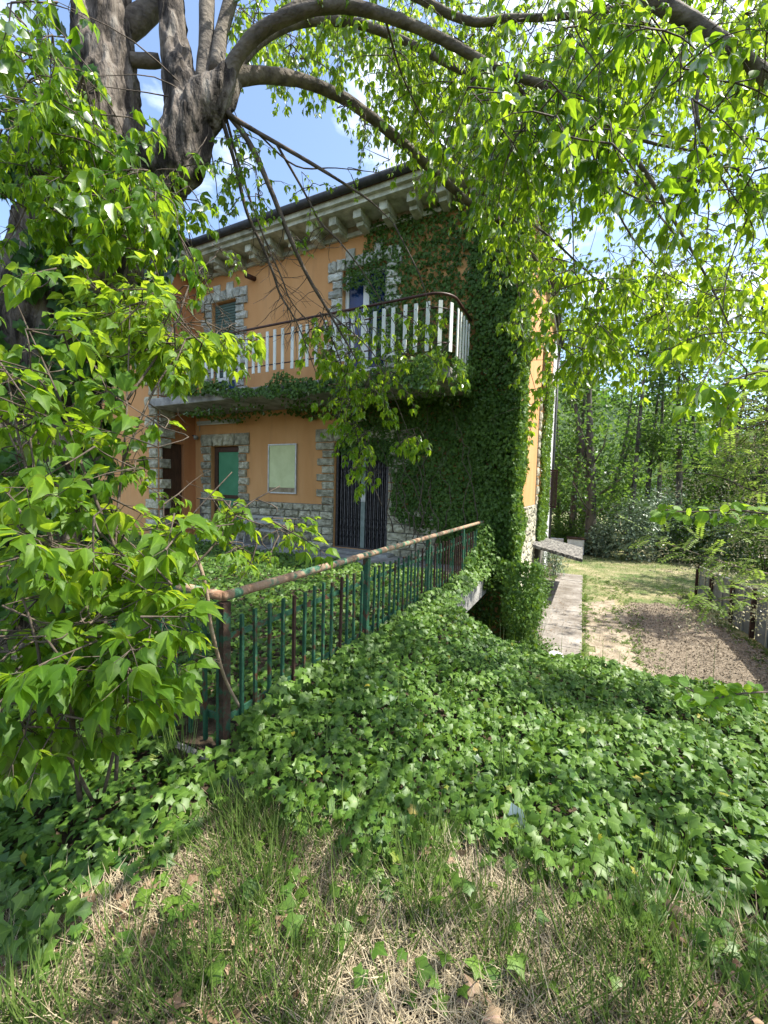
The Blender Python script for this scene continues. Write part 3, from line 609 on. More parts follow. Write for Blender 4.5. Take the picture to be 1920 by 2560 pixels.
o = b.build('plastic_scrap', M['white']); o.location = sp_; tag(o, 'white scrap of plastic lying in a gap of the ivy', 'litter')
kb = MB().box(2.35, 4.6, -1.35, -1.15, -1.75, -1.42).build('kerb_stone', M['pathc']); tag(kb, 'pale concrete kerb at the foot of the ivy bank', 'kerb'); bevel(kb, .02)
# ------------------------------------------------------------------ ivy on the bank and the terrace
def gpt(px, py): p = on(px, py, 2, 0.0); return (p.x, p.y)
BANK = [gpt(*p) for p in [(560, 2060), (720, 2110), (880, 2170), (1080, 2170), (1230, 2160), (1330, 2200), (1420, 2280), (1600, 2300), (1750, 2360), (1920, 2440), (2200, 2540)]]+[(7, -7), (7.5, -3.0), (3, -2.5), (1.2, -2.5), (.5, -2.9), (-.1, -3.35), (-.34, -3.35), (-.40, -6.85)]
LEFT = [gpt(*p) for p in [(-500, 2450), (0, 2500), (150, 2430), (300, 2310), (430, 2210), (480, 2130), (560, 2060)]]+[(-.40, -6.85), (-.44, -6.98), (-4.5, -6.98), (-4.5, -8.5)]
def ivy_bed(poly, n, s0, s1, thick, edge=.5, seed=0.0, base=None):
    xs = [p[0] for p in poly]; ys = [p[1] for p in poly]; out = Leaves()
    x = rng.uniform(min(xs), max(xs), n*3); y = rng.uniform(min(ys), max(ys), n*3)
    jx = .28*n2(x, y, 2.1, 3+seed)+.18*n2(x, y, 6., 1); jy = .28*n2(x, y, 2.1, 8+seed)+.22*n2(x, y, 6., 4); k = inside(x+jx, y+jy, poly); x, y = x[k][:n], y[k][:n]; m_ = len(x)
    z = gz(x, y) if base is None else np.full(m_, base)
    md = .5+.5*n2(x, y, 1.9, 5+seed)+.35*n2(x, y, 5.0, 2+seed)
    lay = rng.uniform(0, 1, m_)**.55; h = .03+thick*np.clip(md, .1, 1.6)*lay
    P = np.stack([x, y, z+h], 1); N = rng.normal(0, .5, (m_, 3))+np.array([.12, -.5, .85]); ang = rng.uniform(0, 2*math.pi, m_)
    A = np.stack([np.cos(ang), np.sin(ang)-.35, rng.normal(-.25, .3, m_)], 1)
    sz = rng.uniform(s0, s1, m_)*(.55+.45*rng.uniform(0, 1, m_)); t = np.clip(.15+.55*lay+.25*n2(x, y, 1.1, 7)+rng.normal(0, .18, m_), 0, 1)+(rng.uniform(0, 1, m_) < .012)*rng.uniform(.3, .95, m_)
    out.ext(P, A, N, sz, t); return out
iv = empty('bank_ivy', (1.2, -5.2, -.1), 'dense carpet of lobed ivy over the bank right of the railing', 'ivy')
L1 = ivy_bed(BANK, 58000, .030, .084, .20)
# leaves creeping up over the foot of the railing
for _ in range(1500):
    y = R(-6.85, -1.0); x = R(-.46, -.12); z = .02+.26*random.random()*math.exp(-((x+.36)/.16)**2)*(.7+.5*noise.noise(V3((y*1.5, 3, 0))))+(.0 if y < -2.9 else .05)
    L1.add((x, y, z+(.07 if y > -3 else .12)), (R(-.3, 1), R(-.7, .4), R(-.9, .1)), (R(.0, .9), R(-.6, .3), R(.5, 1.2)), R(.05, .085), R(.35, 1))
# fringe hanging over the bank edge beside the void
for _ in range(420):
    y = R(-3.6, -3.0); z = R(-.9, .12); L1.add((-.33+R(0, .25)+max(0, -z)*.25, y-max(0, -z)*.1, z), (R(-.3, .4), R(-.3, .5), -1), (1, R(-.4, .6), R(.1, .8)), R(.05, .08), R(.3, .9))
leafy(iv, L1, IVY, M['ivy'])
iv2 = empty('mound_ivy', (-1.2, -7.3, 0), 'ivy patch with leaf litter below the sapling at the left', 'ivy')
L2 = ivy_bed(LEFT, 8000, .045, .09, .15, seed=2.0)
for _ in range(330):
    px, py = R(0, 1920), 2080+480*random.random()**1.5; g = gpt(px, py); L2.add((g[0], g[1], .03+R(0, .1)), (R(-1, 1), R(-1, .5), R(-.3, .4)), (R(-.5, .5), R(-.9, .1), 1), R(.035, .075), R(.35, 1))
leafy(iv2, L2, IVY, M['ivy'])
TER = [(-.52, -6.85), (-.52, -1.3), (-5.6, -1.25), (-9.2, -.75), (-9.2, -1.2), (-11, -1.3), (-11, -6.85)]
iv3 = empty('terrace_ivy', (-3.5, -4, 0), 'ivy carpet covering the terrace floor behind the green railing', 'ivy')
ts = MB().box(-11, -.42, -6.9, -1.25, .001, .012).build('terrace_soil', M['soil'], tr)
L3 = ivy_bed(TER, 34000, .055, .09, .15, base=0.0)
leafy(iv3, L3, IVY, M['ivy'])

# ------------------------------------------------------------------ creeper on the house
def patch(L, o, u, v, nrm, wd, ht, dens, mask, thick, s0=.05, s1=.09, tb=.35):
    n = int(wd*ht*dens); U = rng.uniform(0, wd, n); Vv = rng.uniform(0, ht, n); o, u, v, nrm = map(lambda q: np.array(q, float), (o, u, v, nrm))
    nz_ = n2(U, Vv, 1.1, o[0]*3+1)+.5*n2(U, Vv, 3.2, o[0]+4); k = mask(U, Vv, nz_); U, Vv, nz_ = U[k], Vv[k], nz_[k]; n = len(U)
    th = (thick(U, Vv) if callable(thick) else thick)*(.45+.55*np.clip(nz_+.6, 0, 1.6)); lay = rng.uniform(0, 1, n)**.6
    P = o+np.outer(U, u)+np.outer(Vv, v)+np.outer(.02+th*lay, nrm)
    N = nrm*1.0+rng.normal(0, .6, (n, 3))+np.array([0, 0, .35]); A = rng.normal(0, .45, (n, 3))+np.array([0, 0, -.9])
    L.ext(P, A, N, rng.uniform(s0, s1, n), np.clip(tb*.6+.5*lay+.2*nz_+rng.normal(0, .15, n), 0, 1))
cr_ = empty('house_ivy', (-.3, -.2, 0), 'dark climbing ivy smothering the right half of the house front and its corner', 'ivy')
LC = Leaves(); X_, Z_, NY, PX = (1, 0, 0), (0, 0, 1), (0, -1, 0), (1, 0, 0)
# ground floor, right of the gate (origin x=-4.4, z=0)
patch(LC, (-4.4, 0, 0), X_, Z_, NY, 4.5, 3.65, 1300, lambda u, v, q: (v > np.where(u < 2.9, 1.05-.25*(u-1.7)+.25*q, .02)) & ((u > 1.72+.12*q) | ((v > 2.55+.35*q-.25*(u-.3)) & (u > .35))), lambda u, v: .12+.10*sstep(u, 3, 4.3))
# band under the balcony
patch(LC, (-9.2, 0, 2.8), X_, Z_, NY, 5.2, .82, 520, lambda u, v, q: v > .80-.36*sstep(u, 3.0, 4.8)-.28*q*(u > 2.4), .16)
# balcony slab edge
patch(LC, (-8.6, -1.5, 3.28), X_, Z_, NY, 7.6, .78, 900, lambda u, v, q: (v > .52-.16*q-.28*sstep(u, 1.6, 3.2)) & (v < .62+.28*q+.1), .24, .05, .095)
patch(LC, (-.92, -1.5, 3.3), (0, 1, 0), Z_, PX, 1.45, .8, 700, lambda u, v, q: (v > .2-.2*q) & (v < .7+.2*q), .16)
patch(LC, (-8.4, -1.5, 3.60), X_, (0, 1, 0), (0, 0, -1), 7.4, 1.45, 120, lambda u, v, q: q > -.1, .2)
# upper storey (origin x=-4.6, z=3.85)
def upm(u, v, q):
    x = u-4.6; z = v+3.85
    e = np.where(z > 7.05, -3.55-.1*(z-7.05), np.where(z > 6.35, -4.05, np.where(z > 5.0, -3.42, -3.2)))
    q3 = n2(u, v, 6.0, 2.0); q = q+.45*q3
    return (x > e+.25*q) & ((q > -.46-.5*sstep(x, -2.4, -1.4)) | ((x > -3.3) & (x < -2.85) & (q > -.5)))
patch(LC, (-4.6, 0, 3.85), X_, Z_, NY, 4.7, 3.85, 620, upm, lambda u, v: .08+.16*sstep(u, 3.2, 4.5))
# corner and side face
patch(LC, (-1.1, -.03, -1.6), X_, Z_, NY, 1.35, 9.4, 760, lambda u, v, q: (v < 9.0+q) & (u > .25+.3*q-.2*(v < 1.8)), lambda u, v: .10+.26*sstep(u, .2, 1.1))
patch(LC, (.0, -.35, -1.6), (0, 1, 0), Z_, PX, 1.55, 8.4, 900, lambda u, v, q: u < 1.35+.28*q-.045*np.clip(v-3, 0, 9), .20, .05, .085, .95)  # leaf tone raised: the sunlit side's brightness put into the colour
# skirt below the terrace edge
patch(LC, (-.32, -.75, -1.65), X_, (0, .12, .99), (.25, -.95, .1), 1.0, 2.0, 900, lambda u, v, q: (u > .24+.12*q+.25*sstep(-v, -1.3, -.2)), .26, .05, .08, .6)
patch(LC, (.35, -1.0, -1.65), (0, 1, 0), Z_, PX, 1.6, 1.5, 420, lambda u, v, q: (v < 1.0+.5*q) & (q > -.25), .2, .04, .075, .55)
for c_, r_, n_ in (((-.42, -.45, .62), (.24, .42, .42), 800), ((-.42, -.75, .18), (.24, .45, .22), 700), ((-.44, -2.0, .12), (.14, 1.0, .16), 900), ((-.46, -1.1, .3), (.12, .7, .28), 700), ((-.32, -.4, .1), (.3, .35, .5), 700)):
    for _ in range(n_):
        d = V3((random.gauss(0, 1), random.gauss(0, 1), random.gauss(0, 1))).normalized()*random.random()**.4; d = V3((d.x*r_[0], d.y*r_[1], d.z*r_[2]))
        LC.add(V3(c_)+d, (R(-.6, .6), R(-.6, .6), R(-1, .1)), d.normalized()+V3((R(-.4, .6), R(-.5, .3), R(.2, .9))), R(.05, .085), R(.4, 1))
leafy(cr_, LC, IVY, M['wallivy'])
b = MB()
for k in range(12):
    x = R(-2.5, .0); z = R(-.3, 1); pts = [V3((x, -.05, z))]
    for _ in range(10): pts.append(pts[-1]+V3((R(-.18, .16), R(-.03, .03), R(.1, .42))))
    for p in pts: p.y = min(-.03, p.y)
    b.tube(pts, lerp_list([.014, .004], len(pts)), 4)
b.build('stems', M['twigbark'], cr_, True, kind='stuff')
b = MB()
for k in range(22):
    y = R(1.5, 4.5); pts = [V3((.03, y, R(1.3, 2.5)))]
    for _ in range(9): pts.append(pts[-1]+V3((R(-.004, .004), R(-.05, .05), R(.3, .6))))
    b.tube(pts, lerp_list([.012, .005], len(pts)), 4)
b.build('dry_vines', M['paletwig'], cr_, True, kind='stuff')
sv = empty('side_ivy', (.1, 6.8, 2), 'bright green ivy strip climbing the side wall above the slab canopy', 'ivy'); LS = Leaves()
patch(LS, (0, 5.0, -.1), (0, 1, 0), Z_, PX, 3.4, 6.2, 600, lambda u, v, q: (u > .3+.4*q) & (u < 3.0+.2*q) & (v < 5.6+.8*q), .17, .06, .10, .9)
leafy(sv, LS, IVY, M['wallivy'], 0)

# ------------------------------------------------------------------ sprays of compound leaves
def spray(start, dr, length, size, droop, L, TW, tone=.5, leaflets=3, tr=.004, nodes=None, fold=.75, up=.1):
    p = V3(start); d = V3(dr).normalized(); k = nodes or max(3, int(length/.085)); st = length/k; pts = [p.copy()]
    for i in range(k):
        d = (d+V3((R(-.16, .16), R(-.16, .16), R(-.10, .12)-droop))).normalized(); p = p+d*st; pts.append(p.copy())
        sd0 = d.cross(V3((0, 0, 1))); sd0 = sd0.normalized() if sd0.length > .1 else V3((1, 0, 0))
        roll = R(0, 6.3) if i % 2 else R(0, 6.3); per = (sd0*math.cos(roll)+d.cross(sd0)*math.sin(roll))
        dirs = [per, -per] if i < k-1 else [per, -per, d]
        for q in dirs:
            if random.random() < .08: continue
            pd = (q*.8+d*.55+V3((0, 0, -.25))).normalized(); s_ = size*R(.55, 1.15)*(.75 if i == k-1 else 1)
            e = p+pd*s_*R(.5, .9)
            TW.tube([p, e], [.0016, .0009], 3, False)
            ax = (pd*(1-fold)+V3((R(-.25, .25), R(-.25, .25), -fold))).normalized()
            nr = V3((R(-.6, .6), R(-.6, .6), R(up, 1)))
            lat = pd.cross(V3((R(-.3, .3), R(-.3, .3), 1))).normalized(); tn = min(1, max(0, tone+R(-.35, .35)))
            L.add(e, ax, nr, s_, tn)
            if leaflets >= 3:
                for sg in (1, -1):
                    L.add(p+(e-p)*.85, (ax*.75+lat*sg*.75+pd*.25), nr+lat*sg*R(-.2, .5), s_*R(.75, .98), min(1, max(0, tn+R(-.1, .1))))
            if leaflets >= 5:
                for sg in (1, -1): L.add(p+(e-p)*.45, (ax*.5+lat*sg*.9), nr+lat*sg*R(-.2, .4), s_*R(.6, .85), tn)
    TW.tube(pts, lerp_list([tr, .0012], len(pts)), 4, False)
    return pts
def inpoly(poly):
    xs = [p[0] for p in poly]; ys = [p[1] for p in poly]
    while True:
        x, y = R(min(xs), max(xs)), R(min(ys), max(ys))
        if inside(np.array([x]), np.array([y]), poly)[0]: return x, y
def connector(TW, nodes_, e, r=.006, sag=.12):
    a = min(nodes_, key=lambda q: (q-e).length); d = (e-a).length
    if d > .05:
        mid = (a+e)/2+V3((R(-.08, .08), R(-.08, .08), sag*d)); TW.tube(catmull([a, mid, e], 3), lerp_list([r*(1+d), r*.5], 7), 4, False)

tree = empty('box_elder_tree', at(95, 1560, 3.0), 'old box elder with an ivy clad trunk and limbs arching over the house', 'tree'); T0 = V3(tree.location)
def limb(P, rad, n=8, per=5, rough=.12, name='branch', mt='limbbark', fr=4.0, seed=0, ridge=0.0):
    pts = catmull([at(*p)-T0 for p in P], per); b = MB().tube(pts, lerp_list(rad, len(pts)), n, True, rough, seed, fr, ridge)
    o = b.build(name, M[mt], tree, True); return [p+T0 for p in pts]
NODES = []
limb([(75, 1640, 3.05), (85, 1480, 3.05), (92, 1250, 3.03), (115, 960, 3.0), (168, 720, 3.0), (235, 540, 3.0), (262, 390, 3.0), (264, 220, 3.0), (258, 60, 3.0), (248, -200, 3.0)], [.52, .42, .37, .35, .38, .39, .31, .23, .20, .18], 72, 14, .11, 'trunk', 'bark', 2.6, 0, .07)
limb([(290, 560, 2.95), (395, 455, 2.86), (455, 380, 2.83), (470, 300, 2.86), (448, 190, 2.9), (434, 60, 2.95), (425, -160, 3.0)], [.20, .175, .18, .165, .12, .10, .085], 48, 14, .16, 'trunk', 'bark', 3.2, 3, .05)
limb([(440, 370, 2.85), (505, 280, 2.84), (560, 215, 2.84), (590, 170, 2.86)], [.15, .145, .11, .07], 36, 10, .16, 'trunk', 'bark', 3.6, 6, .04)
NODES += limb([(505, 260, 2.9), (516, 120, 2.95), (520, -60, 3.0), (540, -300, 3.0)], [.07, .055, .05, .04])
limb([(290, 80, 3.05), (360, 40, 3.1), (440, -60, 3.2)], [.09, .08, .07]); limb([(310, 150, 3.0), (400, 152, 3.05)], [.05, .04])
Bb = limb([(555, 205, 2.86), (590, 192, 2.88), (660, 188, 2.95), (760, 203, 3.1), (870, 252, 3.25), (980, 335, 3.45), (1080, 425, 3.7), (1180, 512, 3.95), (1262, 563, 4.1), (1340, 650, 4.3), (1390, 760, 4.5), (1400, 900, 4.6)], [.07, .058, .05, .047, .045, .042, .038, .034, .03, .018, .012, .007]); NODES += Bb
A1 = limb([(560, 210, 2.84), (595, 140, 2.8), (655, 75, 2.75), (750, 30, 2.7), (860, 15, 2.68), (960, 38, 2.7), (1065, 78, 2.75), (1165, 130, 2.8), (1262, 182, 2.85), (1372, 218, 2.9), (1440, 260, 2.95), (1530, 330, 3.0), (1620, 440, 3.1), (1690, 560, 3.2), (1770, 700, 3.3), (1830, 830, 3.4)], [.06, .05, .045, .042, .04, .037, .034, .032, .03, .027, .022, .02, .016, .012, .009, .006]); NODES += A1
A2 = limb([(570, 190, 2.9), (640, 110, 3.0), (720, 62, 3.1), (820, 50, 3.2), (920, 66, 3.3), (1018, 106, 3.4), (1120, 160, 3.5), (1215, 214, 3.55), (1290, 262, 3.6), (1440, 326, 3.7), (1567, 430, 3.8), (1650, 540, 3.9), (1730, 640, 4.0)], [.045, .04, .037, .035, .033, .03, .027, .025, .022, .018, .013, .009, .005]); NODES += A2
A3 = limb([(540, 180, 2.9), (560, 60, 3.0), (640, -120, 3.0), (900, -200, 2.8), (1250, -220, 2.5), (1480, -150, 2.3), (1620, -15, 2.2), (1725, 52, 2.2), (1795, 100, 2.2), (1860, 150, 2.2), (1960, 230, 2.2), (2100, 380, 2.2)], [.05, .05, .05, .048, .046, .044, .042, .04, .038, .036, .034, .02]); NODES += A3
NODES += limb([(700, 40, 2.75), (900, -60, 2.9), (1160, 50, 3.0), (1270, 45, 3.0), (1400, 42, 3.0), (1520, 25, 3.0), (1640, -20, 3.0), (1800, -30, 3.0)], [.03, .03, .026, .024, .022, .02, .016, .01])
for P, r_ in (([(1440, 262, 2.95), (1590, 345, 3.0), (1725, 376, 3.0), (1830, 392, 3.0), (1960, 408, 3.0)], .016), ([(1262, 182, 2.85), (1400, 330, 3.0), (1560, 480, 3.2), (1700, 520, 3.2), (1900, 600, 3.2)], .014), ([(1370, 217, 2.9), (1480, 380, 3.0), (1560, 560, 3.1), (1660, 680, 3.2), (1830, 760, 3.3)], .012), ([(1180, 512, 3.95), (1330, 560, 3.9), (1480, 690, 3.8), (1600, 780, 3.7), (1760, 850, 3.6)], .014), ([(1220, 540, 4.0), (1290, 700, 4.1), (1310, 860, 4.1), (1345, 1000, 4.1)], .010),
                ([(960, 38, 2.7), (1010, 200, 3.0), (1080, 330, 3.2), (1160, 420, 3.3)], .010), ([(1795, 100, 2.2), (1740, 260, 2.1), (1790, 420, 2.0), (1870, 540, 2.0)], .012), ([(1400, 330, 3.0), (1430, 520, 3.1), (1440, 700, 3.2), (1500, 800, 3.2)], .009)):
    NODES += limb(P, [r_, r_*.8, r_*.55, r_*.3, .003], 6, 5, .1, mt='twigbark')
# bare hanging boughs in front of the house
HANG = []
for P, r_ in (([(545, 262, 2.85), (600, 305, 2.85), (723, 376, 2.95), (830, 440, 3.05), (926, 503, 3.2), (985, 560, 3.3)], .018),
              ([(560, 270, 2.85), (625, 360, 2.9), (675, 470, 2.95), (721, 585, 3.05), (769, 690, 3.2), (822, 780, 3.3), (880, 880, 3.4), (925, 960, 3.5)], .023),
              ([(550, 280, 2.85), (585, 400, 2.95), (617, 530, 3.05), (653, 609, 3.1), (682, 680, 3.15), (700, 735, 3.2), (730, 785, 3.25), (752, 830, 3.3), (800, 960, 3.4)], .015),
              ([(560, 275, 2.85), (600, 420, 3.0), (640, 540, 3.1), (673, 624, 3.15), (704, 694, 3.2), (727, 752, 3.25), (770, 800, 3.3), (850, 850, 3.4)], .010),
              ([(690, 358, 2.92), (755, 470, 3.1), (800, 554, 3.2), (845, 600, 3.25), (896, 664, 3.35), (945, 740, 3.45), (1000, 830, 3.5)], .010),
              ([(640, 330, 2.9), (740, 415, 3.0), (840, 420, 3.1), (950, 432, 3.2)], .007),
              ([(415, 330, 2.8), (455, 500, 3.0), (480, 616, 3.1), (511, 696, 3.2), (535, 755, 3.3), (562, 790, 3.35)], .006),
              ([(800, 780, 3.3), (850, 900, 3.4), (872, 1000, 3.4), (895, 1100, 3.4), (925, 1190, 3.4), (955, 1265, 3.4)], .006),
              ([(822, 780, 3.3), (930, 880, 3.4), (980, 980, 3.4), (1020, 1080, 3.4)], .006), ([(985, 560, 3.3), (1050, 690, 3.3), (1075, 780, 3.3), (1090, 860, 3.3)], .006)):
    HANG += limb(P, [r_, r_*.85, r_*.7, r_*.45, .003], 6, 5, .1, mt='twigbark')
TW = MB(); TW2 = MB(); LT = Leaves()
def twiglet(p, d, n, st, r=.0028, TWb=None):
    pts = [p.copy()]
    for i in range(n):
        d = (d+V3((R(-.4, .4), R(-.4, .4), R(-.45, .25)))).normalized(); p = p+d*st; pts.append(p.copy())
        if random.random() < .4: TWb.tube([p, p+(d+V3((R(-1, 1), R(-1, 1), R(-1, .4)))).normalized()*R(.03, .12)], [.0016, .0008], 3, False)
    TWb.tube(pts, lerp_list([r, .001], len(pts)), 4, False)
for p in HANG:
    u, v, _ = proj(p)
    if 440 < u < 860 and 560 < v < 860 and random.random() < .95: twiglet(p, V3((R(-1, .6), R(-1, 1), R(-1, .1))), random.randint(3, 6), R(.04, .07), .0028, TW)
for p in NODES:
    u, v, _ = proj(p)
    if u > 1250 and random.random() < .35: twiglet(p, V3((R(-1, 1), R(-1, 1), R(-1, .1))), random.randint(4, 8), R(.06, .09), .0035, TW)
def region(poly, d0, d1, n, k, ln, sz, tone=.5, nodes_=NODES, droop=.22, lf=3, L=LT, T=TW, fold=.75, up=.1):  # tone lightens sunlit leaf masses and darkens shaded ones, in the leaf colour
    pts = [at(*inpoly(poly), R(d0, d1)) for _ in range(n)]; nn = [q.copy() for q in nodes_]
    pts.sort(key=lambda e: min((q-e).length for q in nodes_))
    for e in pts:
        connector(T, nn, e, .0032, .05); nn.append(e); x = 0
        for _ in range(k):
            spray(e, V3((R(-1, 1), R(-1, 1), R(-.9, .35))), R(*ln), R(*sz), droop, L, T, tone, lf, fold=fold, up=up)
region([(560, 0), (1920, 0), (1920, 230), (1400, 260), (1000, 200), (640, 130)], 2.9, 4.6, 190, 2, (.22, .5), (.07, .10), .55)
region([(1150, -30), (1920, 0), (1920, 230), (1500, 200)], 1.8, 2.8, 34, 2, (.22, .45), (.075, .105), .4)
region([(600, -60), (1300, -60), (1900, 0), (1900, 900), (1450, 850), (1300, 600), (1000, 250), (640, 120)], 4.6, 6.2, 200, 2, (.3, .6), (.07, .10), .85)
region([(1150, 200), (1580, 220), (1540, 400), (1230, 420)], 1.7, 2.8, 34, 2, (.22, .45), (.07, .10), .25)
region([(960, 120), (1260, 260), (1360, 560), (1320, 640), (1190, 450), (1000, 290)], 3.2, 4.6, 110, 2, (.25, .5), (.07, .10), .65)
region([(1330, 640), (1500, 640), (1920, 560), (1920, 900), (1680, 950), (1400, 870), (1300, 780)], 2.6, 4.4, 84, 2, (.25, .45), (.07, .105), .65)
region([(1240, 640), (1400, 640), (1400, 940), (1320, 1060), (1270, 900)], 3.8, 4.6, 24, 1, (.25, .45), (.07, .10), .8)
region([(1600, 200), (1920, 200), (1920, 560), (1720, 480)], 1.5, 2.6, 12, 2, (.2, .4), (.075, .105), .4)
region([(1380, 380), (1700, 420), (1650, 640), (1360, 620)], 3, 4.2, 9, 1, (.2, .35), (.055, .08), .6)
region([(1740, 840), (1920, 780), (1940, 960), (1860, 990)], 1.4, 1.9, 6, 1, (.2, .35), (.07, .09), .6)
region([(110, 40), (230, 60), (310, 260), (330, 420), (200, 420), (100, 250)], 2.35, 2.6, 13, 2, (.16, .3), (.07, .10), .4)
region([(330, 380), (470, 400), (500, 520), (380, 560)], 2.5, 2.65, 9, 2, (.14, .28), (.065, .09), .5)
region([(840, 180), (980, 240), (970, 330), (840, 290)], 2.9, 3.3, 7, 1, (.15, .3), (.05, .07), .4)
region([(560, 300), (660, 330), (640, 520), (540, 500)], 2.8, 3.1, 12, 2, (.15, .35), (.055, .075), .5)
region([(680, 420), (900, 400), (870, 540), (700, 520)], 3.0, 3.4, 6, 1, (.12, .25), (.04, .055), .6, HANG)
region([(420, 560), (560, 590), (540, 720), (440, 690)], 4.0, 4.6, 11, 1, (.2, .4), (.06, .08), .8)
region([(900, 260), (1010, 300), (990, 420), (900, 380)], 3.6, 4.2, 6, 1, (.15, .3), (.045, .06), .8)
region([(640, 600), (760, 560), (800, 640), (700, 660)], 3.1, 3.3, 3, 1, (.1, .2), (.04, .055), .6, HANG)
region([(740, 790), (880, 760), (1000, 900), (960, 1000), (850, 960), (780, 880)], 3.2, 3.6, 34, 2, (.18, .34), (.06, .085), .75, HANG)
region([(960, 760), (1120, 740), (1130, 960), (1020, 960)], 3.2, 3.5, 18, 1, (.16, .3), (.06, .085), .8, HANG)
region([(780, 950), (960, 960), (940, 1100), (860, 1060)], 3.3, 3.6, 20, 1, (.2, .34), (.06, .08), .5, HANG)
region([(880, 1080), (940, 1090), (950, 1200), (900, 1180)], 3.35, 3.45, 12, 1, (.12, .22), (.06, .08), .7, HANG, .35)
region([(1000, 1060), (1050, 1060), (1060, 1110), (1010, 1100)], 3.3, 3.5, 7, 1, (.12, .2), (.06, .08), .8, HANG)
region([(0, 0), (170, 0), (150, 250), (0, 450)], 1.7, 2.4, 20, 2, (.2, .4), (.07, .10), .3)
region([(40, 120), (200, 160), (330, 300), (470, 430), (500, 620), (380, 660), (120, 600), (0, 560)], 2.0, 2.55, 58, 2, (.18, .32), (.075, .115), .45)
region([(500, -900), (1900, -900), (1950, 0), (560, 0)], 2.2, 4.2, 90, 2, (.3, .5), (.06, .09), .5)
# unseen crown added right of the frame to dapple the bank and foreground with shade
OFF = []
for P, r_ in (([V3(A3[-1]), V3((2.6, -6.6, 3.6)), V3((3.6, -6.0, 3.5)), V3((4.8, -5.4, 3.2))], .03), ([V3(A3[-6]), V3((2.2, -7.4, 4.2)), V3((3.0, -7.6, 4.1)), V3((4.2, -7.6, 3.7))], .03)):
    pts = catmull([p-T0 for p in P], 6); MB().tube(pts, lerp_list([r_, .006], len(pts)), 6, True).build('branch', M['limbbark'], tree, True); OFF += [p+T0 for p in pts]
cand = [V3((R(1.9, 5.6), R(-8.6, -4.6), R(2.5, 4.4))) for _ in range(300)]; keep_ = []
for e in cand:
    u, v, dz = proj(e)
    if dz < .1 or u > 2050 or v < -150:
        if noise.noise(e*.8+V3((5, 0, 2))) > -.08: keep_.append(e)
keep_.sort(key=lambda e: min((q-e).length for q in OFF)); nn = OFF[:]
for e in keep_[:85]:
    connector(TW, nn, e, .004, .05); nn.append(e)
    for _ in range(2): spray(e, V3((R(-1, 1), R(-1, 1), R(-.9, .3))), R(.25, .5), R(.07, .1), .2, LT, TW, .5)
TW.v = [tuple(V3(p)-T0) for p in TW.v]; TW.build('twigs', M['twigbark'], tree, True, kind='stuff')
leafy(tree, LT, OV, M['leaf'])

# creeper on the trunk
ti = empty('trunk_ivy', T0, 'glossy creeper and ivy leaves wrapped around the old tree trunk', 'ivy'); LI = Leaves()
ax_ = catmull([at(*p) for p in [(85, 1500, 3.05), (92, 1250, 3.03), (115, 960, 3.0), (168, 720, 3.0), (235, 540, 3.0), (262, 390, 3.0), (264, 220, 3.0), (258, 60, 3.0)]], 12); rr_ = lerp_list([.44, .38, .36, .40, .43, .34, .26, .23], len(ax_))
for _ in range(6500):
    i = int(random.random()**1.1*(len(ax_)-2)); p = ax_[i].lerp(ax_[i+1], random.random()); th = R(0, 2*math.pi); d = V3((math.cos(th), math.sin(th), 0))
    q = noise.noise(V3((p.z*1.7, th*1.1, 4)))+.4*noise.noise(V3((p.z*5, th*3, 1))); topf = max(0, (i/len(ax_)-.62)*2.2)
    if q < -.12+topf: continue
    LI.add(p+d*(rr_[i]*1.0+.02+R(0, .16)*max(.2, q+.5)), V3((R(-.5, .5), R(-.5, .5), -1)), d+V3((R(-.5, .5), R(-.5, .5), R(0, .8))), R(.06, .105), min(1, max(0, .4+R(-.4, .5))))
leafy(ti, LI, IVY, M['trunkivy'], 200)

# ------------------------------------------------------------------ sapling at the left
random.seed(5)
sp = empty('box_elder_sapling', at(230, 1900, 2.0), 'leafy young box elder shoots crowding the left of the railing', 'sapling'); SP0 = V3(sp.location); SP0.z = 0; sp.location = SP0
LSp = Leaves(); TS = MB(); SN = []
for P, r_ in (([(290, 1950, 1.75), (300, 1650, 1.7), (290, 1350, 1.7), (308, 1150, 1.75), (318, 1000, 1.8), (325, 760, 1.9)], .008), ([(200, 2000, 1.7), (170, 1700, 1.5), (140, 1400, 1.5), (60, 1150, 1.5), (20, 950, 1.6)], .011), ([(260, 1980, 1.75), (330, 1700, 1.6), (400, 1500, 1.6), (520, 1380, 1.7), (610, 1270, 1.8), (700, 1215, 1.9)], .007), ([(230, 2000, 1.75), (130, 1800, 1.4), (90, 1600, 1.3), (40, 1450, 1.25)], .008),
              ([(308, 1150, 1.75), (400, 950, 1.9), (500, 850, 2.0), (640, 850, 2.0)], .006), ([(300, 1400, 1.7), (200, 1150, 1.6), (150, 1000, 1.6), (60, 800, 1.6)], .007), ([(330, 1700, 1.6), (380, 1620, 1.45), (450, 1600, 1.45)], .006), ([(318, 1000, 1.8), (430, 830, 2.0), (480, 700, 2.2), (540, 640, 2.3)], .006), ([(300, 1650, 1.7), (420, 1380, 1.7), (470, 1300, 1.7), (580, 1180, 1.8)], .006)):
    pts = catmull([at(*p)-SP0 for p in P], 6); MB().tube(pts, lerp_list([r_, r_*.7, .0025], len(pts)), 6, True, .05).build('stem', M['twigbark'], sp, True); SN += [p+SP0 for p in pts]
def sreg(poly, d0, d1, n, k, ln, sz, tone=.5, lf=3): region(poly, d0, d1, n, k, ln, sz, tone, SN, .06, lf, LSp, TS, .34, .6)
sreg([(250, 690), (420, 730), (590, 820), (540, 870), (420, 890), (270, 870)], 1.8, 2.4, 42, 2, (.14, .3), (.07, .105), .8)
sreg([(0, 700), (230, 640), (270, 900), (0, 1000)], 1.4, 1.9, 13, 1, (.15, .3), (.075, .11), .4)
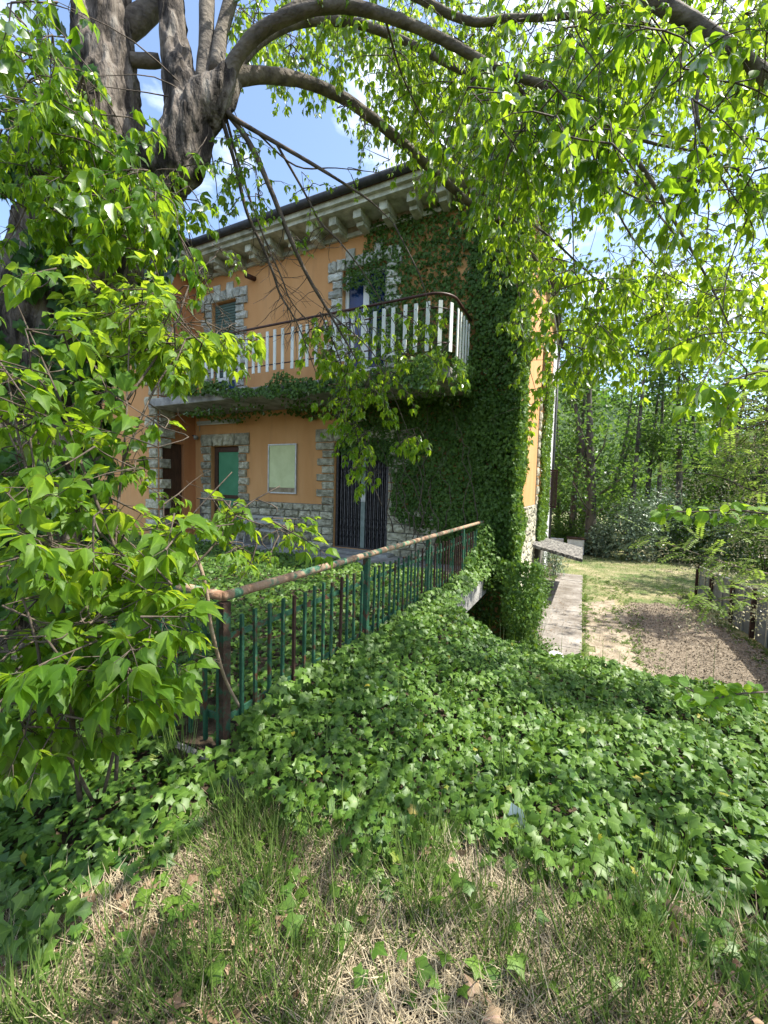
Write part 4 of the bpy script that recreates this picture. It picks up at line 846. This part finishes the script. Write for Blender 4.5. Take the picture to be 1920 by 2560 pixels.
sreg([(0, 1000), (250, 960), (420, 1000), (400, 1200), (0, 1250)], 1.4, 2.0, 24, 1, (.15, .3), (.075, .11), .55)
sreg([(330, 1000), (400, 1040), (380, 1220), (300, 1240)], 1.8, 2.2, 6, 1, (.12, .25), (.055, .08), .7)
sreg([(0, 1250), (400, 1230), (500, 1320), (440, 1460), (350, 1560), (0, 1560)], 1.25, 1.8, 58, 1, (.14, .3), (.075, .11), .6)
sreg([(480, 1240), (640, 1230), (720, 1300), (700, 1380), (560, 1400)], 1.6, 1.9, 20, 1, (.10, .22), (.05, .075), .75)
sreg([(0, 1550), (360, 1520), (420, 1590), (300, 1730), (200, 1800), (0, 1840)], 1.2, 1.7, 74, 1, (.12, .26), (.075, .11), .4)
sreg([(-200, 700), (0, 700), (0, 1800), (-200, 1800)], 1.3, 2.0, 14, 2, (.2, .35), (.07, .10), .4)
TS.v = [tuple(V3(p)-SP0) for p in TS.v]; TS.build('twigs', M['twigbark'], sp, True, kind='stuff')
kp = []
for i, p in enumerate(LSp.p):   # keep the shoots trimmed back from the railing corner, the door and the window
    u, v, _ = proj(p); kp.append(not ((u > 505 and 1430 < v < 1950) or (u > 425 and 985 < v < 1215) or (u > 415 and 660 < v < 830) or (u > 640 and v > 1180 and v < 1230)))
for q in ('p', 'a', 'n', 's', 't'): setattr(LSp, q, [x for x, k in zip(getattr(LSp, q), kp) if k])
leafy(sp, LSp, OV, M['shrubleaf'], wid=1.22)
stk = MB().tube(catmull([at(*p) for p in [(448, 1310, 1.9), (480, 1370, 1.9), (505, 1430, 1.9), (520, 1500, 1.92), (528, 1570, 1.95), (560, 1690, 2.2), (600, 1770, 2.5)]], 5), lerp_list([.005, .009, .008, .009, .008], 31), 7, True, .1).build('dry_stick', M['paletwig'], None, True)
tag(stk, 'bare pale curved stick leaning across the corner of the railing', 'stick')

# ------------------------------------------------------------------ right-hand branches: false acacia and redbud
lo = empty('false_acacia', (6.0, -4.2, -1.5), 'false acacia with fine feathery leaves reaching in from the right', 'tree'); LO0 = V3(lo.location); LL = Leaves(); LF = Leaves(); TL = MB(); LN = []
for P, r_ in (([(2300, 1600, 3.6), (2250, 1250, 3.6), (2230, 900, 3.6)], .06), ([(2250, 1300, 3.6), (2050, 1440, 3.4), (1908, 1432, 3.2), (1822, 1410, 3.1), (1730, 1380, 3.1), (1635, 1350, 3.1)], .012), ([(2250, 1420, 3.5), (2040, 1490, 3.2), (1911, 1498, 3.0), (1832, 1498, 3.0), (1760, 1508, 3.0), (1700, 1525, 3.0)], .010), ([(2240, 1200, 3.6), (2050, 1260, 3.4), (1895, 1230, 3.2), (1790, 1190, 3.2), (1690, 1180, 3.2)], .012), ([(2240, 1000, 3.6), (2050, 1000, 3.4), (1900, 1060, 3.2), (1800, 1080, 3.1)], .012), ([(2240, 1300, 3.6), (2040, 1350, 3.4), (1900, 1340, 3.3), (1800, 1310, 3.3)], .010)):
    pts = catmull([at(*p)-LO0 for p in P], 6); MB().tube(pts, lerp_list([r_, r_*.5, .003], len(pts)), 6, True).build('trunk' if r_ > .05 else 'branch', M['twigbark'], lo, True)
    if r_ < .05: LN += [p+LO0 for p in pts[6:]]
def pinnate(p, d, ln, L, tone):
    d = V3(d).normalized(); s = d.cross(V3((R(-.3, .3), R(-.3, .3), 1))).normalized(); n = 9; q = V3(p); pts = [q.copy()]
    for i in range(n):
        d = (d+V3((0, 0, -.05))).normalized(); q = q+d*(ln/n); pts.append(q.copy()); up = s.cross(d)
        for sg in (1, -1): L.add(q, s*sg+d*.3+up*R(-.3, .1), up+V3((R(-.2, .2), R(-.2, .2), R(-.1, .2))), ln*R(.17, .22), min(1, max(0, tone+R(-.3, .3))))
    L.add(q, d, s.cross(d), ln*.19, tone); TL.tube(pts, .0012, 3, False)
for p in LN:
    for _ in range(2): pinnate(p+V3((R(-.10, .10), R(-.10, .10), R(-.02, .10))), V3((R(-1, .5), R(-1, 1), R(-.3, .5))), R(.11, .19), LL, .6)
    for _ in range(3):
        c_ = p+V3((R(-.15, .15), R(-.12, .12), R(-.12, .02)))
        for _ in range(9): LF.add(c_+V3((R(-.03, .03), R(-.03, .03), -R(0, .11))), (R(-1, 1), R(-1, 1), R(-1, .6)), (R(-1, 1), R(-1, 1), R(-.3, 1)), R(.014, .024), random.random())
for _ in range(80):
    x, y = inpoly([(1800, 980), (1960, 900), (1960, 1360), (1850, 1320), (1780, 1200)]); p = at(x, y, R(3.0, 3.6)); connector(TL, LN, p, .003)
    for _ in range(2): pinnate(p, V3((R(-1, .5), R(-1, 1), R(-.3, .5))), R(.11, .19), LL, .6)
    for _ in range(10): LF.add(p+V3((R(-.04, .04), R(-.04, .04), -R(0, .11))), (R(-1, 1), R(-1, 1), R(-1, .6)), (R(-1, 1), R(-1, 1), R(-.3, 1)), R(.014, .024), random.random())
TL.v = [tuple(V3(p)-LO0) for p in TL.v]; TL.build('twigs', M['twigbark'], lo, True, kind='stuff')
leafy(lo, LL, RH2, M['locust'], 0, 'foliage', wid=.55/.66); leafy(lo, LF, RH, M['flower'], 0, 'blossom')
rb = empty('redbud', (4.2, -5.2, -1.0), 'redbud twigs with round bright leaves in front of the false acacia', 'shrub'); RB0 = V3(rb.location); LR = Leaves(); TR = MB()
for P, r_ in (([(2250, 1800, 2.2), (2180, 1450, 2.2), (2050, 1300, 2.1), (1920, 1285, 2.1), (1830, 1275, 2.1), (1720, 1280, 2.1), (1640, 1270, 2.1)], .010), ([(2250, 1850, 2.2), (2080, 1740, 2.1), (1940, 1730, 2.1), (1840, 1735, 2.1), (1770, 1745, 2.1), (1700, 1710, 2.1)], .008), ([(2180, 1450, 2.2), (2150, 1100, 2.0), (2000, 950, 1.8), (1900, 930, 1.7), (1790, 970, 1.7), (1740, 1000, 1.7)], .008)):
    pts = catmull([at(*p)-RB0 for p in P], 5); MB().tube(pts, lerp_list([r_, .0025], len(pts)), 6, True).build('branch', M['twigbark'], rb, True)
    for q in pts[len(pts)//2-3:]:
        for _ in range(3):
            e = q+V3((R(-.05, .05), R(-.05, .05), R(-.05, .04))); TR.tube([q, e], .001, 3, False); LR.add(e+RB0, (R(-1, .6), R(-1, .6), R(-.9, .2)), (R(-.4, .4), R(-.9, .1), R(.2, 1)), R(.04, .065), R(.3, 1))
TR.build('twigs', M['twigbark'], rb, True, kind='stuff'); leafy(rb, LR, ROUND, M['redbud'], 120)

# ------------------------------------------------------------------ shrubs by the side wall, wood behind the yard
def blob(c_, r_, n, s0, s1, tm=RH, power=.45, tb=.3):
    L = Leaves(); d = rng.normal(0, 1, (n, 3)); d /= np.linalg.norm(d, axis=1, keepdims=True)
    q = np.array([noise.noise(V3(x)*2.1+V3(c_))+.5*noise.noise(V3(x)*5+V3(c_)) for x in d]); k = rng.uniform(0, 1, n)**power
    rr2 = k*(1+.45*q); P = d*np.array(r_)*rr2[:, None]; P[:, 2] = np.maximum(P[:, 2], -r_[2]*.95); L.ext(P, rng.normal(0, .7, (n, 3))+d*.5, d+rng.normal(0, .5, (n, 3))+np.array([0, 0, .5]), rng.uniform(s0, s1, n), np.clip(tb+.4*k+rng.normal(0, .15, n), 0, 1)); return L
def shrub(loc, r_, n, s0, s1, mt, label, name='shrub', stems=5):
    o = empty(name, (loc[0], loc[1], loc[2]), label, 'shrub'); L = blob((0, 0, 0), r_, n, s0, s1)
    L.p = [(p[0]+loc[0], p[1]+loc[1], p[2]+loc[2]+r_[2]*.9) for p in L.p]; leafy(o, L, RH, M[mt], 0)
    for k in range(stems):
        a = R(0, 6.3); b = MB().tube(catmull([(R(-.1, .1), R(-.1, .1), -.05), (math.cos(a)*r_[0]*.3, math.sin(a)*r_[1]*.3, r_[2]*.8), (math.cos(a)*r_[0]*.6, math.sin(a)*r_[1]*.6, r_[2]*1.5)], 3), lerp_list([.02*max(.4, r_[2]), .006], 7), 5); b.build('stem', M['twigbark'], o, True)
    return o
shrub((.30, 1.3, -1.62), (.36, .9, .55), 3400, .05, .09, 'wallivy', 'loose green shrub growing against the side wall below the ivy')
shrub((.30, 3.1, -1.62), (.36, .8, .72), 3000, .05, .085, 'wallivy', 'thin shrub in front of the dark cellar opening under the slab')
shrub((.6, -.1, -1.65), (.45, .4, .2), 1200, .04, .07, 'wallivy', 'low weeds at the house corner by the path end')
shrub((.45, 8.2, -1.62), (.5, 1.0, .6), 1200, .05, .09, 'bushleaf', 'pale feathery shrub behind the slab canopy')
# trees of the wood
def wood_tree(seed, h, r, lean, fork, nl, s0, s1, low=.35, spread=1.0):
    random.seed(seed); b = MB(); tips = []
    top = V3((lean[0], lean[1], h)); path = catmull([V3((0, 0, -.2)), V3((lean[0]*.2+R(-.15, .15), lean[1]*.2, h*.3)), V3((lean[0]*.6+R(-.25, .25), lean[1]*.6, h*.65)), top], 5)
    b.tube(path, lerp_list([r*1.2, r, r*.75, r*.4, .02], len(path)), 9, True, .15, seed, 1.5)
    tips += path[-4:]
    for k in range(15 if not fork else 18):
        t = R(low, .97); p = path[int(t*(len(path)-1))]; a = R(0, 6.3); ln = R(1.0, 2.6)*spread*(1.2-t*.6)
        d = V3((math.cos(a), math.sin(a), R(.25, 1.1))).normalized(); q = [p]
        for i in range(4): d = (d+V3((R(-.25, .25), R(-.25, .25), R(-.1, .25)))).normalized(); q.append(q[-1]+d*ln/4)
        rr3 = r*.35*(1.1-t); b.tube(q, lerp_list([max(.02, rr3), .008], 5), 5, False); tips += q[2:]
        for _ in range(2):
            e = q[-2]+V3((R(-.8, .8), R(-.8, .8), R(-.2, .8))); b.tube([q[-3], e], [.012, .005], 4, False); tips.append(e)
    if fork:
        q = catmull([path[4], path[4]+V3((.5, .1, h*.18)), path[4]+V3((1.3, .2, h*.45)), path[4]+V3((1.6, .2, h*.7))], 4); b.tube(q, lerp_list([r*.7, r*.5, .03], len(q)), 7, False); tips += q[3:]
    L = Leaves(); per = max(1, nl//len(tips))
    for t in tips:
        c0 = R(.25, .8); tb = R(.15, .75)
        for _ in range(per):
            g = V3((random.gauss(0, .42), random.gauss(0, .42), random.gauss(0, .32)))*spread
            L.add(t+g, (R(-1, 1), R(-1, 1), R(-1, .4)), (R(-.7, .7), R(-.7, .7), R(.1, 1)), R(s0, s1), min(1, max(0, tb+R(-.25, .25))))
    return b.mesh('trunk', M['trunkfar'], True), cloud_mesh('crown', RH2, L.arrays(), M['farleaf'])
VAR = [wood_tree(11, 13.5, .15, (.6, .2), False, 1900, .16, .28, .3), wood_tree(12, 12.5, .24, (.4, .5), True, 2300, .16, .28, .22, 1.15), wood_tree(13, 14.5, .13, (-.5, .3), False, 1700, .15, .26, .4, .9), wood_tree(14, 12, .2, (1.2, .2), True, 2400, .17, .30, .15, 1.3)]
random.seed(21)
def plant_tree(px, d, v, sc, rot, label, group='trees of the wood behind the yard'):
    p = at(px, 1400, d); k = 1.0
    o = empty('wood_tree', (p.x, p.y, -1.6), label, 'tree', group); o.scale = (sc, sc, sc); o.rotation_euler = (0, 0, rot)
    inst('trunk', VAR[v][0], o); inst('crown', VAR[v][1], o)
same = 'slender leafy tree among others in the shady wood behind the yard'
for a in [(1424, 23, 0, 1.0, .3, 'straight thin grey tree in the wood nearest the house corner'), (1474, 21.5, 1, 1.0, 2.4, 'thick forked tree with a dark ivy clad trunk behind the white tank'), (1566, 22.5, 2, 1.0, 4.0, 'slim pale trunked tree standing just right of the forked ivy clad tree'), (1605, 25, 0, .98, 5.0, 'straight tree behind the tall pale bush in the middle of the wood edge'), (1640, 23.5, 2, .95, 1.2, 'narrow tree left of the tall leaning tree'), (1690, 22, 0, 1.05, 2.9, 'tall leaning tree rising above the silvery bushes'), (1745, 26, 3, .95, 3.3, 'broad crowned tree set back behind the leaning tree'), (1800, 23, 1, .9, .8, 'forked tree above the broad grey green bush'), (1860, 21, 3, .85, 5.5, 'low spreading tree above the dark bush at the right edge of the lawn'), (1925, 24, 0, 1.0, 2.0, 'tall slim tree at the right edge of the wood beyond the fence'), (1990, 21, 3, .95, 1.0, 'wide tree hidden behind the redbud twigs at far right'), (1520, 28, 3, .9, .4, 'bushy tree seen deep in the gap right of the forked tree'), (1450, 30, 1, .85, 3.9, 'forked tree far back between tank and thin grey tree'), (1580, 32, 3, .8, 2.2, 'small round tree far back behind the large silvery bush'), (1680, 31, 1, .8, 1.5, 'forked tree far back behind the tall pale bush'), (1770, 33, 3, .8, 4.4, 'low wide tree far back behind the dark green bush'), (1390, 27, 3, .8, 1.9, 'dense tree half hidden by the rear corner of the house'), (1340, 25, 1, .9, 1.9, 'forked tree mostly hidden behind the house'), (1880, 30, 1, .85, .2, 'forked tree at the back right of the wood above the fence'), (2080, 24, 1, 1.0, 2.2, 'forked tree outermost at the right of the wood')]:
    plant_tree(*a)
for (x, y), v, k, lb in (((9.8, 9.5), 1, .95, 'forked tree outside the right edge that shades the lawn'), ((11.2, 13.5), 3, 1.0, 'spreading tree outside the right edge beyond the fence'), ((9.0, 6.0), 0, .9, 'thin tree outside the right edge next to the fence')):
    o = empty('wood_tree', (x, y, -1.6), lb, 'tree', 'trees of the wood behind the yard'); o.scale = (k, k, k); o.rotation_euler = (0, 0, R(0, 6)); inst('trunk', VAR[v][0], o); inst('crown', VAR[v][1], o)
for px, d, r_, mt, lb in [(1400, 23.0, (1.3, 1.0, 1.0), 'farleaf', 'dark bush filling the shade between house corner and tank'), (1500, 20.9, (.75, .7, .9), 'bushleaf', 'small silvery bush just right of the white tank'), (1575, 19.8, (1.5, 1.0, 1.75), 'bushleaf', 'large silvery bush at the lawn edge left of the dark thicket'), (1650, 20.4, (1.5, 1.1, 2.0), 'bushleaf', 'tall pale bush in the middle of the wood edge'), (1735, 19.6, (1.5, 1.1, 1.7), 'farleaf', 'dark green bush behind the feathery branch tip'), (1820, 18.6, (1.6, 1.2, 1.6), 'bushleaf', 'broad grey green bush above the end of the panel fence'), (1915, 17.5, (1.7, 1.2, 1.5), 'farleaf', 'dark bush at the right edge of the lawn'), (1540, 24, (2.2, 1.3, 2.0), 'farleaf', 'undergrowth bush deep in the wood behind the silvery bushes'), (1700, 24.5, (2.6, 1.4, 2.4), 'farleaf', 'deep shade undergrowth bush behind the tall pale bush'), (1850, 23, (2.6, 1.4, 2.6), 'farleaf', 'big shaded bush at the back right of the wood'), (1440, 26, (2.2, 1.3, 2.2), 'farleaf', 'undergrowth bush far back between the two left trunks'), (2010, 18.5, (1.9, 1.4, 1.8), 'farleaf', 'dark bush beyond the right edge of the fence')]:
    p = at(px, 1400, d); shrub((p.x, p.y, -1.62), r_, 2800, .10, .19, mt, lb, 'bush', 4)

# ------------------------------------------------------------------ grass, straw and litter
def blades(name, n, poly, l0, l1, wd, mt, up, lab, clump=0, zoff=0.0, keep=None, tb=.5):
    xs = [p[0] for p in poly]; ys = [p[1] for p in poly]; x = rng.uniform(min(xs), max(xs), n*2); y = rng.uniform(min(ys), max(ys), n*2)
    if clump:
        cx, cy = rng.choice(x, clump), rng.choice(y, clump); ci = rng.integers(0, clump, len(x)); sp_r = rng.uniform(.02, .09, clump)[ci]; sel = rng.uniform(0, 1, len(x)) < .8
        x = np.where(sel, cx[ci]+rng.normal(0, 1, len(x))*sp_r, x); y = np.where(sel, cy[ci]+rng.normal(0, 1, len(x))*sp_r, y)
    k = inside(x, y, poly)
    if keep is not None: k &= keep(x, y)
    x, y = x[k][:n], y[k][:n]; m_ = len(x); ang = rng.uniform(0, 6.283, m_); ln = rng.uniform(l0, l1, m_)*rng.uniform(.5, 1, m_)
    A = np.stack([np.cos(ang), np.sin(ang), np.full(m_, up)*rng.uniform(.5, 1.5, m_)], 1); N = np.stack([-np.cos(ang)*up, -np.sin(ang)*up, np.ones(m_)], 1)+rng.normal(0, .3, (m_, 3))
    P = np.stack([x, y, gz(x, y)+zoff+rng.uniform(0, .02, m_)], 1); L = Leaves(); L.ext(P, A, N, ln, np.clip(tb+.35*n2(x, y, 1.4, 2)+rng.normal(0, .22, m_), 0, 1))
    o = link(bpy.data.objects.new(name, cloud_mesh(name, BL, L.arrays(), M[mt], wid=wd/ln))); tag(o, lab, name.replace('_', ' '), kind='stuff')
FORE = [gpt(*p) for p in [(-200, 2700), (-200, 2420), (150, 2330), (300, 2230), (430, 2150), (560, 2040), (760, 2080), (1000, 2140), (1300, 2150), (1420, 2220), (1600, 2260), (1800, 2350), (2100, 2450), (2100, 2450), (2100, 2750)]]
patchy = lambda x, y: n2(x, y, 1.3, 6.0)+.6*n2(x, y, 4.5, 1.0)+rng.normal(0, .12, len(x)) > .02
blades('grass', 9000, FORE, .10, .38, .0058, 'grass', 1.0, 'green grass blades in the foreground', clump=300, keep=patchy)
blades('dry_grass', 21000, FORE, .06, .26, .0036, 'straw', .30, 'dry straw coloured grass matted on the bank', zoff=.012)
blades('bank_grass', 500, BANK, .25, .6, .006, 'grass', 3.0, 'scattered tall grass stems rising through the ivy')
YARD = [(1.5, -1.2), (5, -1.2), (9, 3), (13, 12), (12, 17), (0, 17), (0, 9), (1.5, 8.9)]
nobed = lambda x, y: ~inside(x, y, BED)
blades('lawn_grass', 42000, YARD, .04, .10, .010, 'grass', .7, 'short green grass of the yard lawn', keep=lambda x, y: nobed(x, y) & (n2(x, y, .55, 3.0)+.22*(y-4)/5+rng.normal(0, .25, len(x)) > .1))
blades('parched_grass', 30000, YARD, .04, .12, .010, 'straw', .3, 'parched straw coloured grass of the yard lawn', keep=nobed)
nd = 2600; x = rng.uniform(-1.4, 3.2, nd); y = rng.uniform(-8.1, -6.2, nd); k = inside(x, y, FORE) & ((n2(x, y, 1.6, 11) > .05) | (x < -.3) | (x > 1.7)); x, y = x[k], y[k]; nd = len(x); Ld = Leaves()
Ld.ext(np.stack([x, y, gz(x, y)+rng.uniform(.02, .10, nd)], 1), rng.normal(0, 1, (nd, 3))*np.array([1, 1, .35]), rng.normal(0, .45, (nd, 3))+np.array([0, -.2, 1]), rng.uniform(.02, .06, nd), rng.uniform(0, 1, nd))
o = link(bpy.data.objects.new('leaf_litter', cloud_mesh('leaf_litter', IVY, Ld.arrays(), M['dead']))); tag(o, 'brown fallen leaves lying in the foreground grass', 'leaf litter', kind='stuff')
cb = rng.uniform(0, 1, (9000, 2))*np.array([2.2, 6.8])+np.array([2.45, -.9]); cb = cb[inside(cb[:, 0], cb[:, 1], BED)]; Lc = Leaves(); nc = len(cb)
Lc.ext(np.stack([cb[:, 0], cb[:, 1], gz(cb[:, 0], cb[:, 1])+.035+rng.uniform(0, .02, nc)], 1), rng.normal(0, 1, (nc, 3)), rng.normal(0, .6, (nc, 3))+np.array([0, 0, 1]), rng.uniform(.02, .055, nc), rng.uniform(0, 1, nc))
o = link(bpy.data.objects.new('soil_clods', cloud_mesh('soil_clods', RH, Lc.arrays(), M['clod']))); tag(o, 'dry clods and chips strewn over the bare soil bed', 'clods', kind='stuff')
YW = Leaves()
for _ in range(900):
    e = random.random(); y = R(-1, 9); x = random.choice((R(1.46, 1.56), R(1.5, 2.6), R(.05, .6), R(2.2, 2.9), R(4.3, 4.65))); yy = y
    for _ in range(random.randint(2, 7)): a = R(0, 6.3); YW.add((x+R(-.04, .04), yy+R(-.04, .04), float(gz(x, yy))+.02+(.05 if x < 1.46 else 0)), (math.cos(a), math.sin(a), R(.2, 1.2)), (0, 0, 1), R(.04, .13), R(.2, 1))
o = link(bpy.data.objects.new('path_weeds', cloud_mesh('path_weeds', RH, YW.arrays(), M['grass'], wid=.5))); tag(o, 'small weeds creeping over the edges of the path and the soil bed', 'weeds', kind='stuff')
PL = Leaves()
for _ in range(1400): x, y = R(.1, 1.46), R(-.9, 8.8); PL.add((x, y, -1.555+R(0, .02)), (R(-1, 1), R(-1, 1), R(-.1, .2)), (R(-.4, .4), R(-.4, .4), 1), R(.02, .07)*(1.3-x*.6), random.random())
o = link(bpy.data.objects.new('path_litter', cloud_mesh('path_litter', RH, PL.arrays(), M['dead']))); tag(o, 'dry leaf litter blown over the path along the side wall', 'leaf litter', kind='stuff')
WD_ = Leaves()
for _ in range(170):
    g = gpt(*inpoly([(-100, 2560), (0, 2350), (420, 2160), (1000, 2150), (1450, 2260), (1920, 2440), (1920, 2560)])); s_ = R(.03, .07)
    for k in range(random.randint(3, 7)): a = R(0, 6.3); WD_.add((g[0], g[1], .03), (math.cos(a), math.sin(a), R(.1, .8)), (-math.cos(a)*.4, -math.sin(a)*.4, 1), s_*R(.7, 1.2), R(.2, 1))
o = link(bpy.data.objects.new('weeds', cloud_mesh('weeds', OV, WD_.arrays(), M['redbud'], wid=.8))); tag(o, 'small broad leaved weeds growing among the foreground grass', 'weeds', kind='stuff')
def tuft(loc, n, l0, l1, label, spread=.05):
    o = empty('grass_tuft', loc, label, 'grass tuft'); L = Leaves()
    for _ in range(n): a = R(0, 6.3); L.add(V3(loc)+V3((R(-spread, spread), R(-spread, spread), -.02)), (math.cos(a)*.45, math.sin(a)*.45, 1), (-math.cos(a), -math.sin(a), .5), R(l0, l1), random.random())
    arr = L.arrays(); arr = (arr[0]-np.array(loc),)+arr[1:]; inst('blades', cloud_mesh('blades', BL, arr, M['grass'], wid=.007/arr[4]), o)
tuft((-.62, -7.10, .06), 22, .25, .6, 'tall grass tuft at the foot of the rusty corner post')
tuft((1.75, -6.5, .0), 40, .12, .3, 'bushy grass tuft in the ivy near the right edge')
tuft((1.05, -6.4, .0), 14, .2, .5, 'thin tall grass tuft rising above the ivy in the middle of the bank')
tuft((.9, -3.3, -.2), 9, .3, .7, 'wispy dark grass stalks on the bank crest in front of the path')
